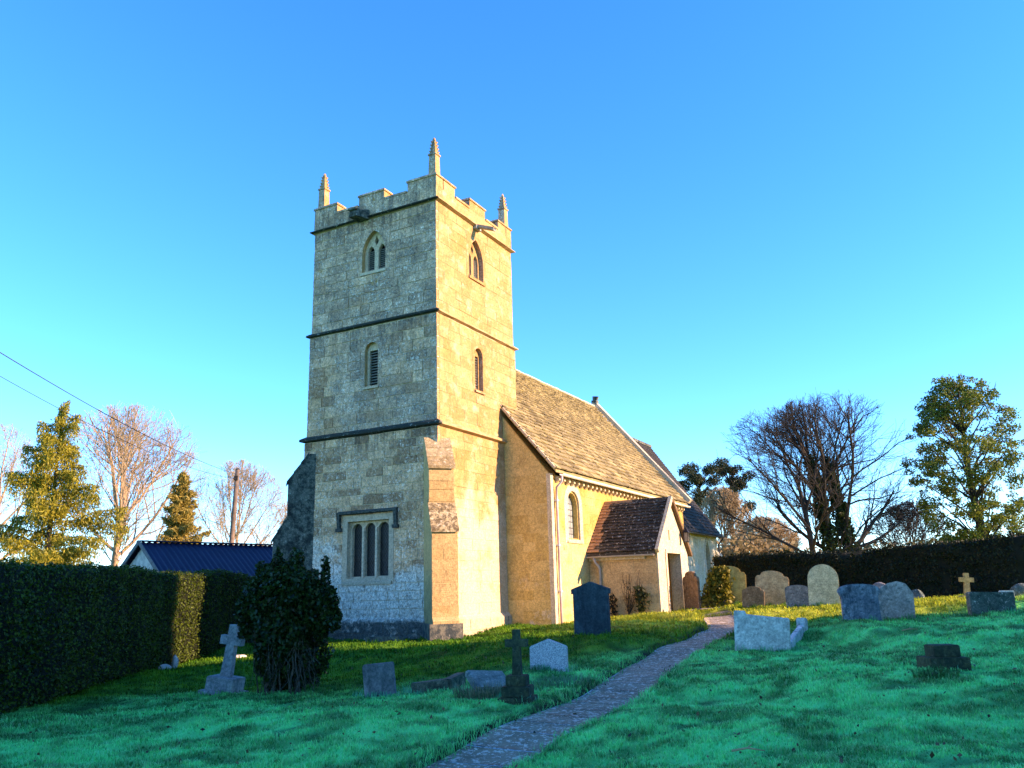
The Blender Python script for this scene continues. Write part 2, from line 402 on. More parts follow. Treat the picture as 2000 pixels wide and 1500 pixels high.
def place_blocks(blocks, org, u, nrm, mat, parent, name, proud=.014, depth=.12, individual=True, gap=.013, cap=999):
    """u, nrm: 2D directions in the church's plan; org: plan point where w = 0 on the wall core"""
    rz = math.atan2(nrm[1], nrm[0]); cnt = 0
    for i, (a, b, z0, z1) in enumerate(sorted(blocks, key=lambda q: -(q[1]-q[0])*(q[3]-q[2]))):
        pr = proud + random.uniform(-.004, .006); off = pr - depth/2
        cx = org[0] + u[0]*(a+b)/2 + nrm[0]*off; cy = org[1] + u[1]*(a+b)/2 + nrm[1]*off; cz = (z0+z1)/2
        sc = (depth, b-a-gap, z1-z0-gap)
        if individual and cnt < cap:
            o = bpy.data.objects.new(name, units(mat)[i % 7]); col.objects.link(o); o.parent = parent
            o.location = (cx, cy, cz); o.rotation_euler = (0, 0, rz); o.scale = sc; cnt += 1
        else:
            vv, ff = UB[i % 7]; ca, sa = math.cos(rz), math.sin(rz); p = vv*np.array(sc)
            q = np.c_[p[:, 0]*ca - p[:, 1]*sa + cx, p[:, 0]*sa + p[:, 1]*ca + cy, p[:, 2] + cz]
            STUFF.setdefault(mat.name, (mat, MB()))[1].add(q.tolist(), ff)

# ---- tower
TW = 4.85; Z1, Z2, Z3, ZP, ZC = 6.38, 9.84, 13.52, 14.45, 14.10
OFF = [.075, .035, .0]; STG = [(.25, Z1), (Z1, Z2), (Z2, Z3)]
def arch_round(c, w, z0, zt, n=10):
    r = w/2; zs = zt-r
    return [(c-r, z0), (c+r, z0)] + [(c+r*math.cos(PI*k/n), zs+r*math.sin(PI*k/n)) for k in range(n+1)]
def arch_point(c, w, z0, zt, n=8):
    r = w/2; hgt = min(zt-z0-.05, w*.86); zs = zt-hgt; R = (hgt*hgt+r*r)/(2*r); a1 = math.asin(min(1, hgt/R))
    L = [(c-r, z0), (c+r, z0)]
    L += [(c+r-R+R*math.cos(a1*k/n), zs+R*math.sin(a1*k/n)) for k in range(n)]
    L += [(c-r+R-R*math.cos(a1*k/n), zs+R*math.sin(a1*k/n)) for k in range(n, -1, -1)]
    return L
def rect(a, b, z0, z1): return [(a, z0), (b, z0), (b, z1), (a, z1)]
WC = 2.38
WIN_W = [(1.45, 3.32, 1.98, 3.97)]                    # three-light window
LAN = (WC-.42, WC+.42, 7.78, 9.46); BEL = (WC-.62, WC+.62, 11.58, 13.18)
HOLES = {('W', 0): WIN_W, ('W', 1): [LAN], ('W', 2): [BEL], ('S', 0): [], ('S', 1): [LAN], ('S', 2): [BEL]}
def fnW(off): return lambda u, z, d: (-off-d, u, z)
def fnS(off): return lambda u, z, d: (u, -off-d, z)
tower = None
mb = MB()
for k, (za, zb) in enumerate(STG):
    o_ = OFF[k]; th = .45
    for face, fn in (('W', fnW(o_)), ('S', fnS(o_))):
        hl = [rect(a+.03, b-.03, c+.03, d-.03) for a, b, c, d in HOLES[(face, k)]]
        lo = -o_ if face == 'W' else -o_+th
        mb.plate(rect(lo, TW+o_, za, zb), hl, fn, 0, -th)
    mb.box(-o_+th, TW+o_, TW+o_-th, TW+o_, za, zb); mb.box(TW+o_-th, TW+o_, -o_+th, TW+o_-th, za, zb)
tower = mb.build('tower_wall', S_MORTAR, church)
mb = MB(); mb.box(.45, TW-.45, .45, TW-.45, 13.4, 13.7); mb.build('tower_roof', M_VOID, church)
for k, (za, zb) in enumerate(STG):
    o_ = OFF[k]; zb0 = 1.02 if k == 0 else za+.05; dp = .12
    bw = lay(-o_-.014, TW+o_+.014, zb0, zb-.02, [.27, .33, .33][k], [.52, .60, .62][k], HOLES[('W', k)], 10+k)
    place_blocks(bw, (-o_, 0), (0, 1), (-1, 0), S_TOWER, tower, 'ashlar_block', cap=[78, 72, 80][k], proud=.02)
    bs = lay(-o_+dp-.014, TW+o_+.014, zb0, zb-.02, [.30, .33, .33][k], [.60, .62, .64][k], HOLES[('S', k)], 20+k)
    place_blocks(bs, (0, -o_), (1, 0), (0, -1), S_TOWER, tower, 'ashlar_block', individual=False, gap=.002, proud=.012)
# plinth, with a sloping top course
mb = MB(); P = .19
def ringbox(mb, off0, off1, z0, z1, zc=None, offc=None):
    lo, hi = -off1, TW+off1
    mb.hexa([(lo, lo, z0), (hi, lo, z0), (hi, hi, z0), (lo, hi, z0)], [(lo, lo, z1), (hi, lo, z1), (hi, hi, z1), (lo, hi, z1)])
    if zc:
        a, b = -offc, TW+offc
        mb.hexa([(lo, lo, z1), (hi, lo, z1), (hi, hi, z1), (lo, hi, z1)], [(a, a, zc), (b, a, zc), (b, b, zc), (a, b, zc)])
ringbox(mb, 0, P, -.2, .93, 1.05, .085)
mb.build('plinth', S_TOWER, church)
bp = lay(-P-.014, TW+P+.014, .30, .93, .31, .75, rs=31)
place_blocks(bp, (-P, 0), (0, 1), (-1, 0), S_TOWER, tower, 'plinth_stone', proud=.012)
place_blocks(lay(-P+.11, TW+P, .30, .93, .31, .75, rs=32), (0, -P), (1, 0), (0, -1), S_TOWER, tower, 'plinth_stone', individual=False)
# string courses
def string_course(z, off, proj, hgt, mat):
    mb = MB(); segs = 9; r = random.Random(int(z*10))
    prof = [(off, z-.02), (off+proj, z+.03), (off+proj*.95, z+hgt*.5), (off-.02, z+hgt)]
    rows = []
    for side in range(4):
        for k in range(segs):
            t = k/segs; row = []
            for (p, zz) in prof:
                lo, hi = -p, TW+p
                cs = [((lo, lo), (hi, lo)), ((hi, lo), (hi, hi)), ((hi, hi), (lo, hi)), ((lo, hi), (lo, lo))][side]
                j = r.uniform(-.008, .008) if 0 < k else 0
                row.append((cs[0][0]+(cs[1][0]-cs[0][0])*t + j, cs[0][1]+(cs[1][1]-cs[0][1])*t + j, zz + r.uniform(-.008, .008)))
            rows.append(row)
    n = len(rows)
    for row in rows: mb.v += row
    for i in range(n):
        for q in range(3): mb.f.append((i*4+q, ((i+1) % n)*4+q, ((i+1) % n)*4+q+1, i*4+q+1))
        mb.f.append((i*4+3, ((i+1) % n)*4+3, ((i+1) % n)*4, i*4))
    return mb.build('string_course', mat, church)
S_STRING = stone_mat('string_course_stone', (.40, .30, .15), (.50, .38, .19), 'tower')
def string_mat():
    m = NT('string_course_moss'); v = m.obj(church); nrm = m.n('NewGeometry').outputs['Normal']
    s = m.sep(v); west = m.ramp(s[0], -.02, -.09)
    c = m.mix(m.ramp(m.noise(v, 5, 5), .35, .65), (.36, .24, .10), (.46, .34, .17))
    f = m.ramp(m.noise(v, 12, 5, .75), .58, .68); dk = m.mix(f, (.03, .034, .028), (.42, .43, .38))
    m.bump(m.noise(v, 25, 4), .7); return m.done(m.mix(west, c, dk), .95)
S_STRING = string_mat()
string_course(Z1, OFF[0]-.02, .16, .20, S_STRING); string_course(Z2, OFF[1]-.02, .13, .17, S_STRING); string_course(Z3, -.01, .15, .12, S_STRING)
# parapet with merlons
mb = MB(); q = .03; t = .36
for a in (0, 1):
    pass
mb.box(-q, t, -q, TW+q, Z3+.1, ZC-.06); mb.box(TW+q-t, TW+q, -q, TW+q, Z3+.1, ZC-.06)
mb.box(t, TW+q-t, -q, t, Z3+.1, ZC-.06); mb.box(t, TW+q-t, TW+q-t, TW+q, Z3+.1, ZC-.06)
par = mb.build('parapet', S_TOWER, church)
MR = [(-q, 1.06), (1.98, 3.0), (3.92, TW+q)]
def merlon(x0, x1, y0, y1):
    mb = MB(); mb.box(x0, x1, y0, y1, ZC-.06, ZP-.07); o = mb.build('merlon', S_TOWER, par)
    mb = MB(); mb.box(x0-.035, x1+.035, y0-.035, y1+.035, ZP-.075, ZP-.02)
    mb.hexa([(x0-.035, y0-.035, ZP-.02), (x1+.035, y0-.035, ZP-.02), (x1+.035, y1+.035, ZP-.02), (x0-.035, y1+.035, ZP-.02)],
            [(x0+.02, y0+.02, ZP+.03), (x1-.02, y0+.02, ZP+.03), (x1-.02, y1-.02, ZP+.03), (x0+.02, y1-.02, ZP+.03)])
    mb.build('merlon_coping', S_TOWER, par)
T2 = TW+q-t
for y0, y1 in MR: merlon(-q, t, y0, y1); merlon(T2, TW+q, y0, y1)
merlon(t+.04, 1.06, -q, t); merlon(1.98, 3.0, -q, t); merlon(3.92, T2-.04, -q, t)
merlon(t+.04, 1.06, T2, TW+q); merlon(1.98, 3.0, T2, TW+q); merlon(3.92, T2-.04, T2, TW+q)
mb = MB(); c_ = .03                                     # copings in the crenels
for a, b in ((1.06+.04, 1.98-.04), (3.0+.04, 3.92-.04)):
    for (x0, x1, y0, y1) in ((-q-c_, t+c_, a, b), (T2-c_, TW+q+c_, a, b), (a, b, -q-c_, t+c_), (a, b, T2-c_, TW+q+c_)):
        mb = MB(); mb.box(x0, x1, y0, y1, ZC-.06, ZC+.01); mb.build('crenel_coping', S_TOWER, par)
place_blocks(lay(-q-.012, TW+q+.012, Z3+.11, ZC-.06, .46, .8, rs=41), (-q, 0), (0, 1), (-1, 0), S_TOWER, par, 'parapet_stone', proud=.01, depth=.08)
# pinnacles
def pinnacle(x, y):
    mb = MB(); w = .135; z = ZP-.03
    mb.hexa([(x-w, y-w, z), (x+w, y-w, z), (x+w, y+w, z), (x-w, y+w, z)], [(x-w*.9, y-w*.9, z+.74), (x+w*.9, y-w*.9, z+.74), (x+w*.9, y+w*.9, z+.74), (x-w*.9, y+w*.9, z+.74)])
    p = mb.build('pinnacle', S_TOWER, church)
    mb = MB(); z0 = z+.74; g = .15
    mb.box(x-g, x+g, y-g, y+g, z0, z0+.055)
    mb.hexa([(x-.095, y-.095, z0+.055), (x+.095, y-.095, z0+.055), (x+.095, y+.095, z0+.055), (x-.095, y+.095, z0+.055)],
            [(x-.045, y-.045, z0+.55), (x+.045, y-.045, z0+.55), (x+.045, y+.045, z0+.55), (x-.045, y+.045, z0+.55)])
    mb.build('pinnacle_spire', S_TOWER, p)
    for k in range(4):
        zz = z0+.12+k*.115; r_ = .092-.055*(zz-z0)/.5
        for sx in (-1, 1):
            for sy in (-1, 1):
                mb = MB(); cx, cy = x+sx*r_, y+sy*r_
                mb.hexa([(cx-.02, cy-.02, zz-.02), (cx+.02, cy-.02, zz-.02), (cx+.02, cy+.02, zz-.02), (cx-.02, cy+.02, zz-.02)],
                        [(cx-.03+sx*.015, cy-.03+sy*.015, zz+.045), (cx+.03+sx*.015, cy-.03+sy*.015, zz+.045), (cx+.03+sx*.015, cy+.03+sy*.015, zz+.045), (cx-.03+sx*.015, cy+.03+sy*.015, zz+.045)])
                mb.build('crocket', S_TOWER, p)
    mb = MB(); mb.tube([(x, y, z0+.53), (x, y, z0+.57), (x, y, z0+.62), (x, y, z0+.66)], [.04, .055, .045, .015], 8); mb.build('finial', S_TOWER, p)
pinnacle(.17, .17); pinnacle(.17, TW-.17); pinnacle(TW-.17, .17)
# water spouts
mb = MB(); N0 = 2.78
mb.hexa([(.0, N0-.24, 13.50), (-.62, N0-.15, 13.42), (-.62, N0+.15, 13.42), (.0, N0+.24, 13.50)], [(.0, N0-.24, 13.86), (-.62, N0-.15, 13.60), (-.62, N0+.15, 13.60), (.0, N0+.24, 13.86)])
mb.box(-.34, .0, N0+.1, N0+.42, 13.84, 13.90)
mb.build('gargoyle_spout', S_DARK, church)
mb = MB(); mb.bar((WC, .1, 13.60), (WC, -.74, 13.26), .15, .05); mb.bar((WC-.075, .1, 13.64), (WC-.075, -.74, 13.30), .025, .09); mb.bar((WC+.075, .1, 13.64), (WC+.075, -.74, 13.30), .025, .09)
mb.box(WC-.16, WC+.16, -.14, .0, 13.42, 13.56)
mb.build('trough_spout', simple('weathered_lead', (.32, .33, .30), (.22, .23, .2)), church)

# ---- tower windows
def slats(parent, fn, c, w, z0, z1, n, d, clip=None):
    for k in range(n):
        z = z0 + (z1-z0)*(k+.5)/n; ww = w if clip is None else min(w, clip(z))
        if ww < .04: continue
        mb = MB(); g = (z1-z0)/n
        mb.hexa([fn(c-ww/2, z-.3*g-.012, d), fn(c+ww/2, z-.3*g-.012, d), fn(c+ww/2, z+.3*g-.012, d-.10), fn(c-ww/2, z+.3*g-.012, d-.10)],
                [fn(c-ww/2, z-.3*g+.012, d), fn(c+ww/2, z-.3*g+.012, d), fn(c+ww/2, z+.3*g+.012, d-.10), fn(c-ww/2, z+.3*g+.012, d-.10)])
        mb.build('louvre_slat', M_LOUV, parent)
for face in 'WS':
    # lancet
    fn = (fnW if face == 'W' else fnS)(OFF[1])
    mb = MB(); mb.plate(rect(*LAN), [arch_round(WC, .50, 7.9, 9.30)], fn, .014, -.42); w_ = mb.build('lancet_window', S_TOWER, church)
    mb = MB(); mb.plate(arch_round(WC, .50, 7.86, 9.30), [rect(WC-.17, WC+.17, 7.92, 9.06)], fn, -.12, -.2); mb.build('window_frame', S_DRESS if face == 'W' else S_TOWER, w_)
    mb = MB(); mb.plate(rect(WC-.4, WC+.4, 7.8, 9.4), [], fn, -.36, -.4); mb.build('window_void', M_VOID, w_)
    slats(w_, fn, WC, .36, 7.92, 9.06, 13, -.16)
    mb = MB(); mb.hexa([fn(WC-.3, 7.80, -.2), fn(WC+.3, 7.80, -.2), fn(WC+.3, 7.80, .07), fn(WC-.3, 7.80, .07)], [fn(WC-.3, 7.93, -.2), fn(WC+.3, 7.93, -.2), fn(WC+.3, 7.86, .07), fn(WC-.3, 7.86, .07)]); mb.build('window_sill', S_DRESS if face == 'W' else S_TOWER, w_)
    # belfry opening
    fn = (fnW if face == 'W' else fnS)(OFF[2]); sm_ = S_DRESS if face == 'W' else S_TOWER
    mb = MB(); mb.plate(rect(*BEL), [arch_point(WC, .92, 11.70, 13.08)], fn, .014, -.42); w_ = mb.build('belfry_window', S_TOWER, church)
    L, R = WC-.215, WC+.215
    dia = [(WC, 12.60), (WC+.085, 12.76), (WC, 12.95), (WC-.085, 12.76)]
    mb = MB(); mb.plate(arch_point(WC, .94, 11.66, 13.10), [arch_point(L, .28, 11.76, 12.62), arch_point(R, .28, 11.76, 12.62), dia], fn, -.14, -.26); mb.build('tracery', sm_, w_)
    mb = MB(); mb.plate(rect(WC-.6, WC+.6, 11.6, 13.15), [], fn, -.37, -.41); mb.build('window_void', M_VOID, w_)
    for c in (L, R): slats(w_, fn, c, .3, 11.76, 12.50, 11, -.20, lambda z: .3 if z < 12.38 else .3-(z-12.38)*.9)
    mb = MB(); mb.hexa([fn(WC-.5, 11.58, -.2), fn(WC+.5, 11.58, -.2), fn(WC+.5, 11.58, .06), fn(WC-.5, 11.58, .06)], [fn(WC-.5, 11.76, -.2), fn(WC+.5, 11.76, -.2), fn(WC+.5, 11.67, .06), fn(WC-.5, 11.67, .06)]); mb.build('window_sill', sm_, w_)
# three-light window
fn = fnW(OFF[0]); a, b = WIN_W[0][:2]
m = NT('leaded_glass'); v = m.obj(church); s = m.sep(v)
d1 = m.math('PINGPONG', m.math('ADD', m.mul(s[1], 1.0), m.mul(s[2], .7)), .045); d2 = m.math('PINGPONG', m.math('SUBTRACT', m.mul(s[1], 1.0), m.mul(s[2], .7)), .045)
lead = m.math('MINIMUM', d1, d2); vn = m.ramp(m.noise(v, 9, 3, .8), .5, .72)
cg = m.mix(vn, (.010, .010, .010), (.05, .042, .035)); cg = m.mix(m.ramp(lead, .009, .004), cg, (.05, .05, .05))
m.bump(m.noise(v, 7, 3), .5, .05); m.b.inputs['Specular IOR Level'].default_value = .18
GLASS_D = m.done(cg, .4)
mb = MB(); mb.plate(rect(a, b, 1.98, 3.97), [rect(1.62, 3.14, 2.14, 3.80)], fn, .02, -.42); w_ = mb.build('west_window', S_DRESS, church)
tag(w_, 'square-headed three-light window with dark leaded glass and black mossy hood')
lights = [(1.72, 2.12), (2.20, 2.60), (2.68, 3.04)]
hl = []
for x0, x1 in ((1.70, 2.11), (2.21, 2.59), (2.69, 3.07)): hl.append(arch_round((x0+x1)/2, x1-x0, 2.20, 3.74))
mb = MB(); mb.plate(rect(1.60, 3.16, 2.12, 3.82), hl, fn, -.13, -.28); mb.build('tracery', S_DRESS, w_)
for x in (2.16, 2.64):
    mb = MB(); mb.plate([(x-.035, 2.16), (x+.035, 2.16), (x+.035, 3.6), (x-.035, 3.6)], [], fn, -.09, -.14); mb.build('mullion', S_DRESS, w_)
for x0, x1 in ((1.66, 2.15), (2.17, 2.63), (2.65, 3.11)):
    mb = MB(); mb.plate(rect(x0, x1, 2.16, 3.8), [], fn, -.24, -.255); mb.build('pane', GLASS_D, w_)
mb = MB(); mb.hexa([fn(1.5, 1.96, -.2), fn(3.27, 1.96, -.2), fn(3.27, 1.96, .06), fn(1.5, 1.96, .06)], [fn(1.5, 2.18, -.2), fn(3.27, 2.18, -.2), fn(3.27, 2.04, .06), fn(1.5, 2.04, .06)]); mb.build('window_sill', S_DRESS, w_)
M_MOSS = simple('black_moss_stone', (.025, .028, .024), (.10, .105, .09), 14)
mb = MB()
mb.hexa([fn(1.30, 4.00, 0), fn(3.48, 4.00, 0), fn(3.48, 4.02, .15), fn(1.30, 4.02, .15)], [fn(1.30, 4.13, 0), fn(3.48, 4.13, 0), fn(3.48, 4.07, .15), fn(1.30, 4.07, .15)])
for x in (1.30, 3.38):
    mb.hexa([fn(x, 3.62, 0), fn(x+.10, 3.62, 0), fn(x+.10, 3.62, .10), fn(x, 3.62, .10)], [fn(x, 4.0, 0), fn(x+.10, 4.0, 0), fn(x+.10, 4.02, .14), fn(x, 4.02, .14)])
    mb.box(-OFF[0]-.12, -OFF[0], x-.05, x+.15, 3.52, 3.62)
mb.build('hood_mould', M_MOSS, w_)

# ---- diagonal buttresses
def buttress(cx, cy, dx, dy, mat, wmat, label):
    d = Vector((dx, dy, 0)).normalized(); s = Vector((-d.y, d.x, 0)); o = Vector((cx, cy, 0)); w = .355; bk = -.42
    prof = [(bk, .2), (1.0, .2), (1.0, .95), (.90, 1.05), (.88, 3.35), (.5, 4.02), (.5, 5.12), (-.10, 5.98), (bk, 5.98)]
    mb = MB(); n = len(prof)
    vs = [tuple(o + d*p + s*(-w) + Vector((0, 0, z))) for p, z in prof] + [tuple(o + d*p + s*w + Vector((0, 0, z))) for p, z in prof]
    mb.add(vs, [tuple(range(n)), tuple(range(2*n-1, n-1, -1))] + [(k, (k+1) % n, n+(k+1) % n, n+k) for k in range(n)])
    b = mb.build('buttress', mat, church)
    if label: tag(b, label)
    for (p0, z0, p1, z1, n_) in ((.94, 3.26, .46, 4.10, 3), (.56, 5.04, -.04, 5.92, 3)):    # weathering slabs
        for k in range(n_):
            t0, t1 = k/n_, (k+1)/n_+.06
            A = Vector((p0+(p1-p0)*t0, 0, z0+(z1-z0)*t0)); B = Vector((p0+(p1-p0)*t1, 0, z0+(z1-z0)*t1)); ww = w+.03
            mb = MB(); T = .05
            def pt(q, side, up): return tuple(o + d*q.x + s*(side*ww) + Vector((0, 0, q.z+up)))
            mb.hexa([pt(A, -1, 0), pt(A, 1, 0), pt(B, 1, -.03), pt(B, -1, -.03)], [pt(A, -1, T+.035), pt(A, 1, T+.035), pt(B, 1, T), pt(B, -1, T)])
            mb.build('weathering_slab', wmat, b)
    mb = MB(); ww = w+.09
    mb.hexa([tuple(o + d*p + s*q + Vector((0, 0, -.2))) for p, q in ((0, -ww), (1.02, -ww), (1.02, ww), (0, ww))],
            [tuple(o + d*p + s*q + Vector((0, 0, .88))) for p, q in ((0, -ww), (1.02, -ww), (1.02, ww), (0, ww))])
    mb.build('buttress_plinth', S_PL, b)
    return b, o, d, s, w
m = NT('dark_plinth_stone'); v = m.obj(church); c = m.mix(m.ramp(m.noise(v, 5, 5, .7), .4, .6), (.05, .06, .06), (.20, .18, .13))  # dark mottled stone with pale specks
c = m.mix(m.mul(m.ramp(m.noise(v, 15, 4, .8), .6, .68), .6), c, (.45, .42, .34)); m.bump(m.noise(v, 20, 4), .7); S_PL = m.done(c)
S_BUT = stone_mat('buttress_limestone', (.50, .32, .12), (.57, .38, .16), 'plain')
b1, o_, d_, s_, w_b = buttress(-.05, -.05, -1, -1, S_BUT, S_WEATHER, 'diagonal buttress with orange sunlit front and lichened weathering slabs')
for (p, z0, z1, sd) in ((.885, 1.08, 3.2, 51), (.505, 4.12, 5.0, 52)):
    place_blocks(lay(-w_b-.01, w_b+.01, z0, z1, .30, .55, rs=sd), (o_.x+d_.x*p, o_.y+d_.y*p), (s_.x, s_.y), (d_.x, d_.y), S_BUT, b1, 'buttress_stone', proud=.008, depth=.06)
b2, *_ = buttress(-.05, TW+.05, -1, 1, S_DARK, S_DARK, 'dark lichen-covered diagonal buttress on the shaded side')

# ---- nave
E0, E1, NS, NN = 3.88, 18.05, -1.684, 6.54; NC = (NS+NN)/2; ZE, ZR = 5.36, 10.52
SL = (ZR-ZE)/(NC-NS)
NWIN = (5.62, .96, 3.26, 4.86)                          # centre, width, sill, crown
mb = MB(); th = .55
mb.plate(rect(E0, E1, .2, ZE-.1), [arch_round(NWIN[0], NWIN[1]+.24, NWIN[2]-.06, NWIN[3]+.12)], lambda u, z, d: (u, NS-d, z), 0, -th)
mb.box(E0+.01, E1-.01, NN-th, NN, .2, ZE-.1)
gab = [(NS+th, .2), (NN-th, .2), (NN-th, ZE-.1), (NN, ZE-.1), (NC, ZR-.12), (NS, ZE-.1), (NS+th, ZE-.1)]
mb.plate(gab, [], lambda u, z, d: (E0+d, u, z), 0, th); mb.plate(gab, [], lambda u, z, d: (E1-d, u, z), 0, th)
nave = mb.build('nave_wall', S_NAVE, church)
place_blocks(lay(NS-.012, -.08, .45, 8.0, .30, .62, rs=61, clip=lambda u, zt: zt < ZE-.12+(u-.3-NS)*SL), (E0, 0), (0, 1), (-1, 0), S_NW, nave, 'nave_west_stone', proud=.012, gap=.004)
mb = MB(); mb.plate([(NS-.01, .2), (.1, .2), (.1, ZE-.14+(.1-NS)*SL), (NS-.01, ZE-.14)], [], lambda u, z, d: (E0-d, u, z), .006, -.02); mb.build('west_return_wall', S_NW, nave)
place_blocks(lay(E0+.1, E1, .5, ZE-.3, .34, .8, [(NWIN[0]-.66, NWIN[0]+.66, NWIN[2]-.1, NWIN[3]+.2)], rs=62), (0, NS), (1, 0), (0, -1), S_NAVE, nave, 'nave_south_stone', proud=.006, gap=.003, individual=False)
# nave window
fn = lambda u, z, d: (u, NS-d, z)
mb = MB(); c, w, z0, z1 = NWIN
mb.plate(arch_round(c, w+.5, z0-.12, z1+.25), [arch_round(c, w, z0, z1)], fn, .016, -.05); w_ = mb.build('nave_window', S_PALE, church)
mb = MB(); mb.plate(arch_round(c, w+.22, z0-.05, z1+.11), [arch_round(c, w-.1, z0+.04, z1-.06)], fn, -.05, -.30); mb.build('window_reveal', S_NW, w_)
GLASS_L = simple('pale_leaded_glass', (.22, .25, .24), (.36, .38, .36), 3, .25, .15, .6)
cols_, rows_ = 4, 8
for i in range(cols_):
    for j in range(rows_):
        x0 = c-w/2 + w*i/cols_; x1 = x0+w/cols_; za = z0 + (z1-z0)*j/rows_; zb = za+(z1-z0)/rows_
        mb = MB(); g = .012; tl = random.uniform(-.004, .004)
        vsx = [fn(x0+g, za+g, -.22+tl), fn(x1-g, za+g, -.22-tl), fn(x1-g, zb-g, -.22), fn(x0+g, zb-g, -.22+tl)]
        vsy = [tuple(Vector(p)+Vector((0, .008, 0))) for p in vsx]; mb.hexa(vsx, vsy); mb.build('pane', GLASS_L, w_)
mb = MB(); mb.plate(rect(c-w/2-.05, c+w/2+.05, z0-.05, z1+.1), [], fn, -.235, -.25); mb.build('lead_backing', simple('lead_came', (.05, .05, .05)), w_)
mb = MB(); mb.hexa([fn(c-.6, z0-.12, -.2), fn(c+.6, z0-.12, -.2), fn(c+.6, z0-.12, .05), fn(c-.6, z0-.12, .05)], [fn(c-.6, z0+.03, -.2), fn(c+.6, z0+.03, -.2), fn(c+.6, z0-.05, .05), fn(c-.6, z0-.05, .05)]); mb.build('window_sill', S_PALE, w_)
# corner dressing strip, corbels, gutter and downpipe
mb = MB(); mb.box(E0-.03, E0+.16, NS-.05, NS+.1, .3, ZE-.1); mb.build('corner_dressing', S_PALE, nave)
for k in range(36):
    x = E0+.45+k*.385; mb = MB(); mb.hexa([(x-.06, NS-.02, ZE-.36), (x+.06, NS-.02, ZE-.36), (x+.06, NS-.02, ZE-.16), (x-.06, NS-.02, ZE-.16)][0:4], [(x-.06, NS-.16, ZE-.28), (x+.06, NS-.16, ZE-.28), (x+.06, NS-.16, ZE-.16), (x-.06, NS-.16, ZE-.16)]); mb.build('corbel', S_PALE, nave)
M_WHITE = simple('white_painted_gutter', (.72, .68, .62), (.62, .58, .50), 4, .5, .05)
mb = MB()
def half_pipe(mb, p, q, r, n=6):
    p = Vector(p); q = Vector(q); d = (q-p).normalized(); a = d.cross(Vector((0, 0, 1))).normalized(); up = Vector((0, 0, 1)); V = []
    for e_ in (p, q):
        for rr in (r, r-.012):
            for k in range(n+1):
                t = PI*k/n; V.append(tuple(e_ + a*math.cos(t)*rr - up*math.sin(t)*rr))
    m_ = n+1; f = []
    for k in range(n): f += [(k, k+1, 2*m_+k+1, 2*m_+k), (m_+k, m_+k+1, 3*m_+k+1, 3*m_+k), (k, k+1, m_+k+1, m_+k), (2*m_+k, 2*m_+k+1, 3*m_+k+1, 3*m_+k)]
    f += [(0, m_, 3*m_, 2*m_), (n, m_+n, 3*m_+n, 2*m_+n)]; mb.add(V, f)
half_pipe(mb, (E0+.28, NS-.30, ZE-.10), (E1+.1, NS-.30, ZE-.10), .075); mb.build('nave_gutter', M_WHITE, church)
mb = MB(); x = E0+.30
mb.tube([(x, NS-.30, ZE-.17), (x, NS-.29, ZE-.34), (x, NS-.10, ZE-.52), (x, NS-.09, ZE-.7), (x, NS-.09, 1.0), (x, NS-.09, .5)], .042, 8); dp = mb.build('nave_downpipe', simple('pale_downpipe', (.60, .52, .50), (.45, .28, .24), 1.6, .5, .05), church, True)
for z in (1.6, 3.0, 4.4): mb = MB(); mb.box(x-.065, x+.065, NS-.14, NS, z, z+.05); mb.build('pipe_bracket', M_WHITE, dp)
mb = MB(); mb.box(x+.55, x+.75, NS-.02, NS+.05, 2.9, 3.05); mb.build('wall_vent', S_PORCH, nave)
# roof
def roof_mat(name, c1, c2, lich, ls, yel=0):
    m = NT(name); v = m.obj(church); r = m.rnd(); c = m.mix(r, c1, c2); f = m.noise(v, 1.2, 4, .6)
    c = m.mix(m.ramp(f, .35, .7, 0, .4), c, tuple(x*.6 for x in c1))
    c = m.mix(m.mul(m.ramp(m.noise(v, 9, 5, .75), .56, .66), ls), c, lich)
    if yel: c = m.mix(m.mul(m.ramp(m.noise(v, 2.2, 5, .7), .55, .7), yel), c, (.42, .34, .06))
    m.bump(m.noise(v, 22, 4, .7), .7); return m.done(c, .92)
R_NAVE = roof_mat('stone_slates', (.13, .10, .042), (.40, .325, .15), (.55, .48, .34), .55, .35)
R_PORCH = roof_mat('dark_mossy_tiles', (.034, .026, .017), (.092, .070, .047), (.48, .42, .33), .95)
R_CHAN = roof_mat('dark_slates', (.028, .026, .024), (.055, .05, .045), (.22, .2, .16), .4)
R_ORNG = roof_mat('orange_tiles', (.36, .19, .09), (.48, .28, .13), (.46, .40, .32), .4)
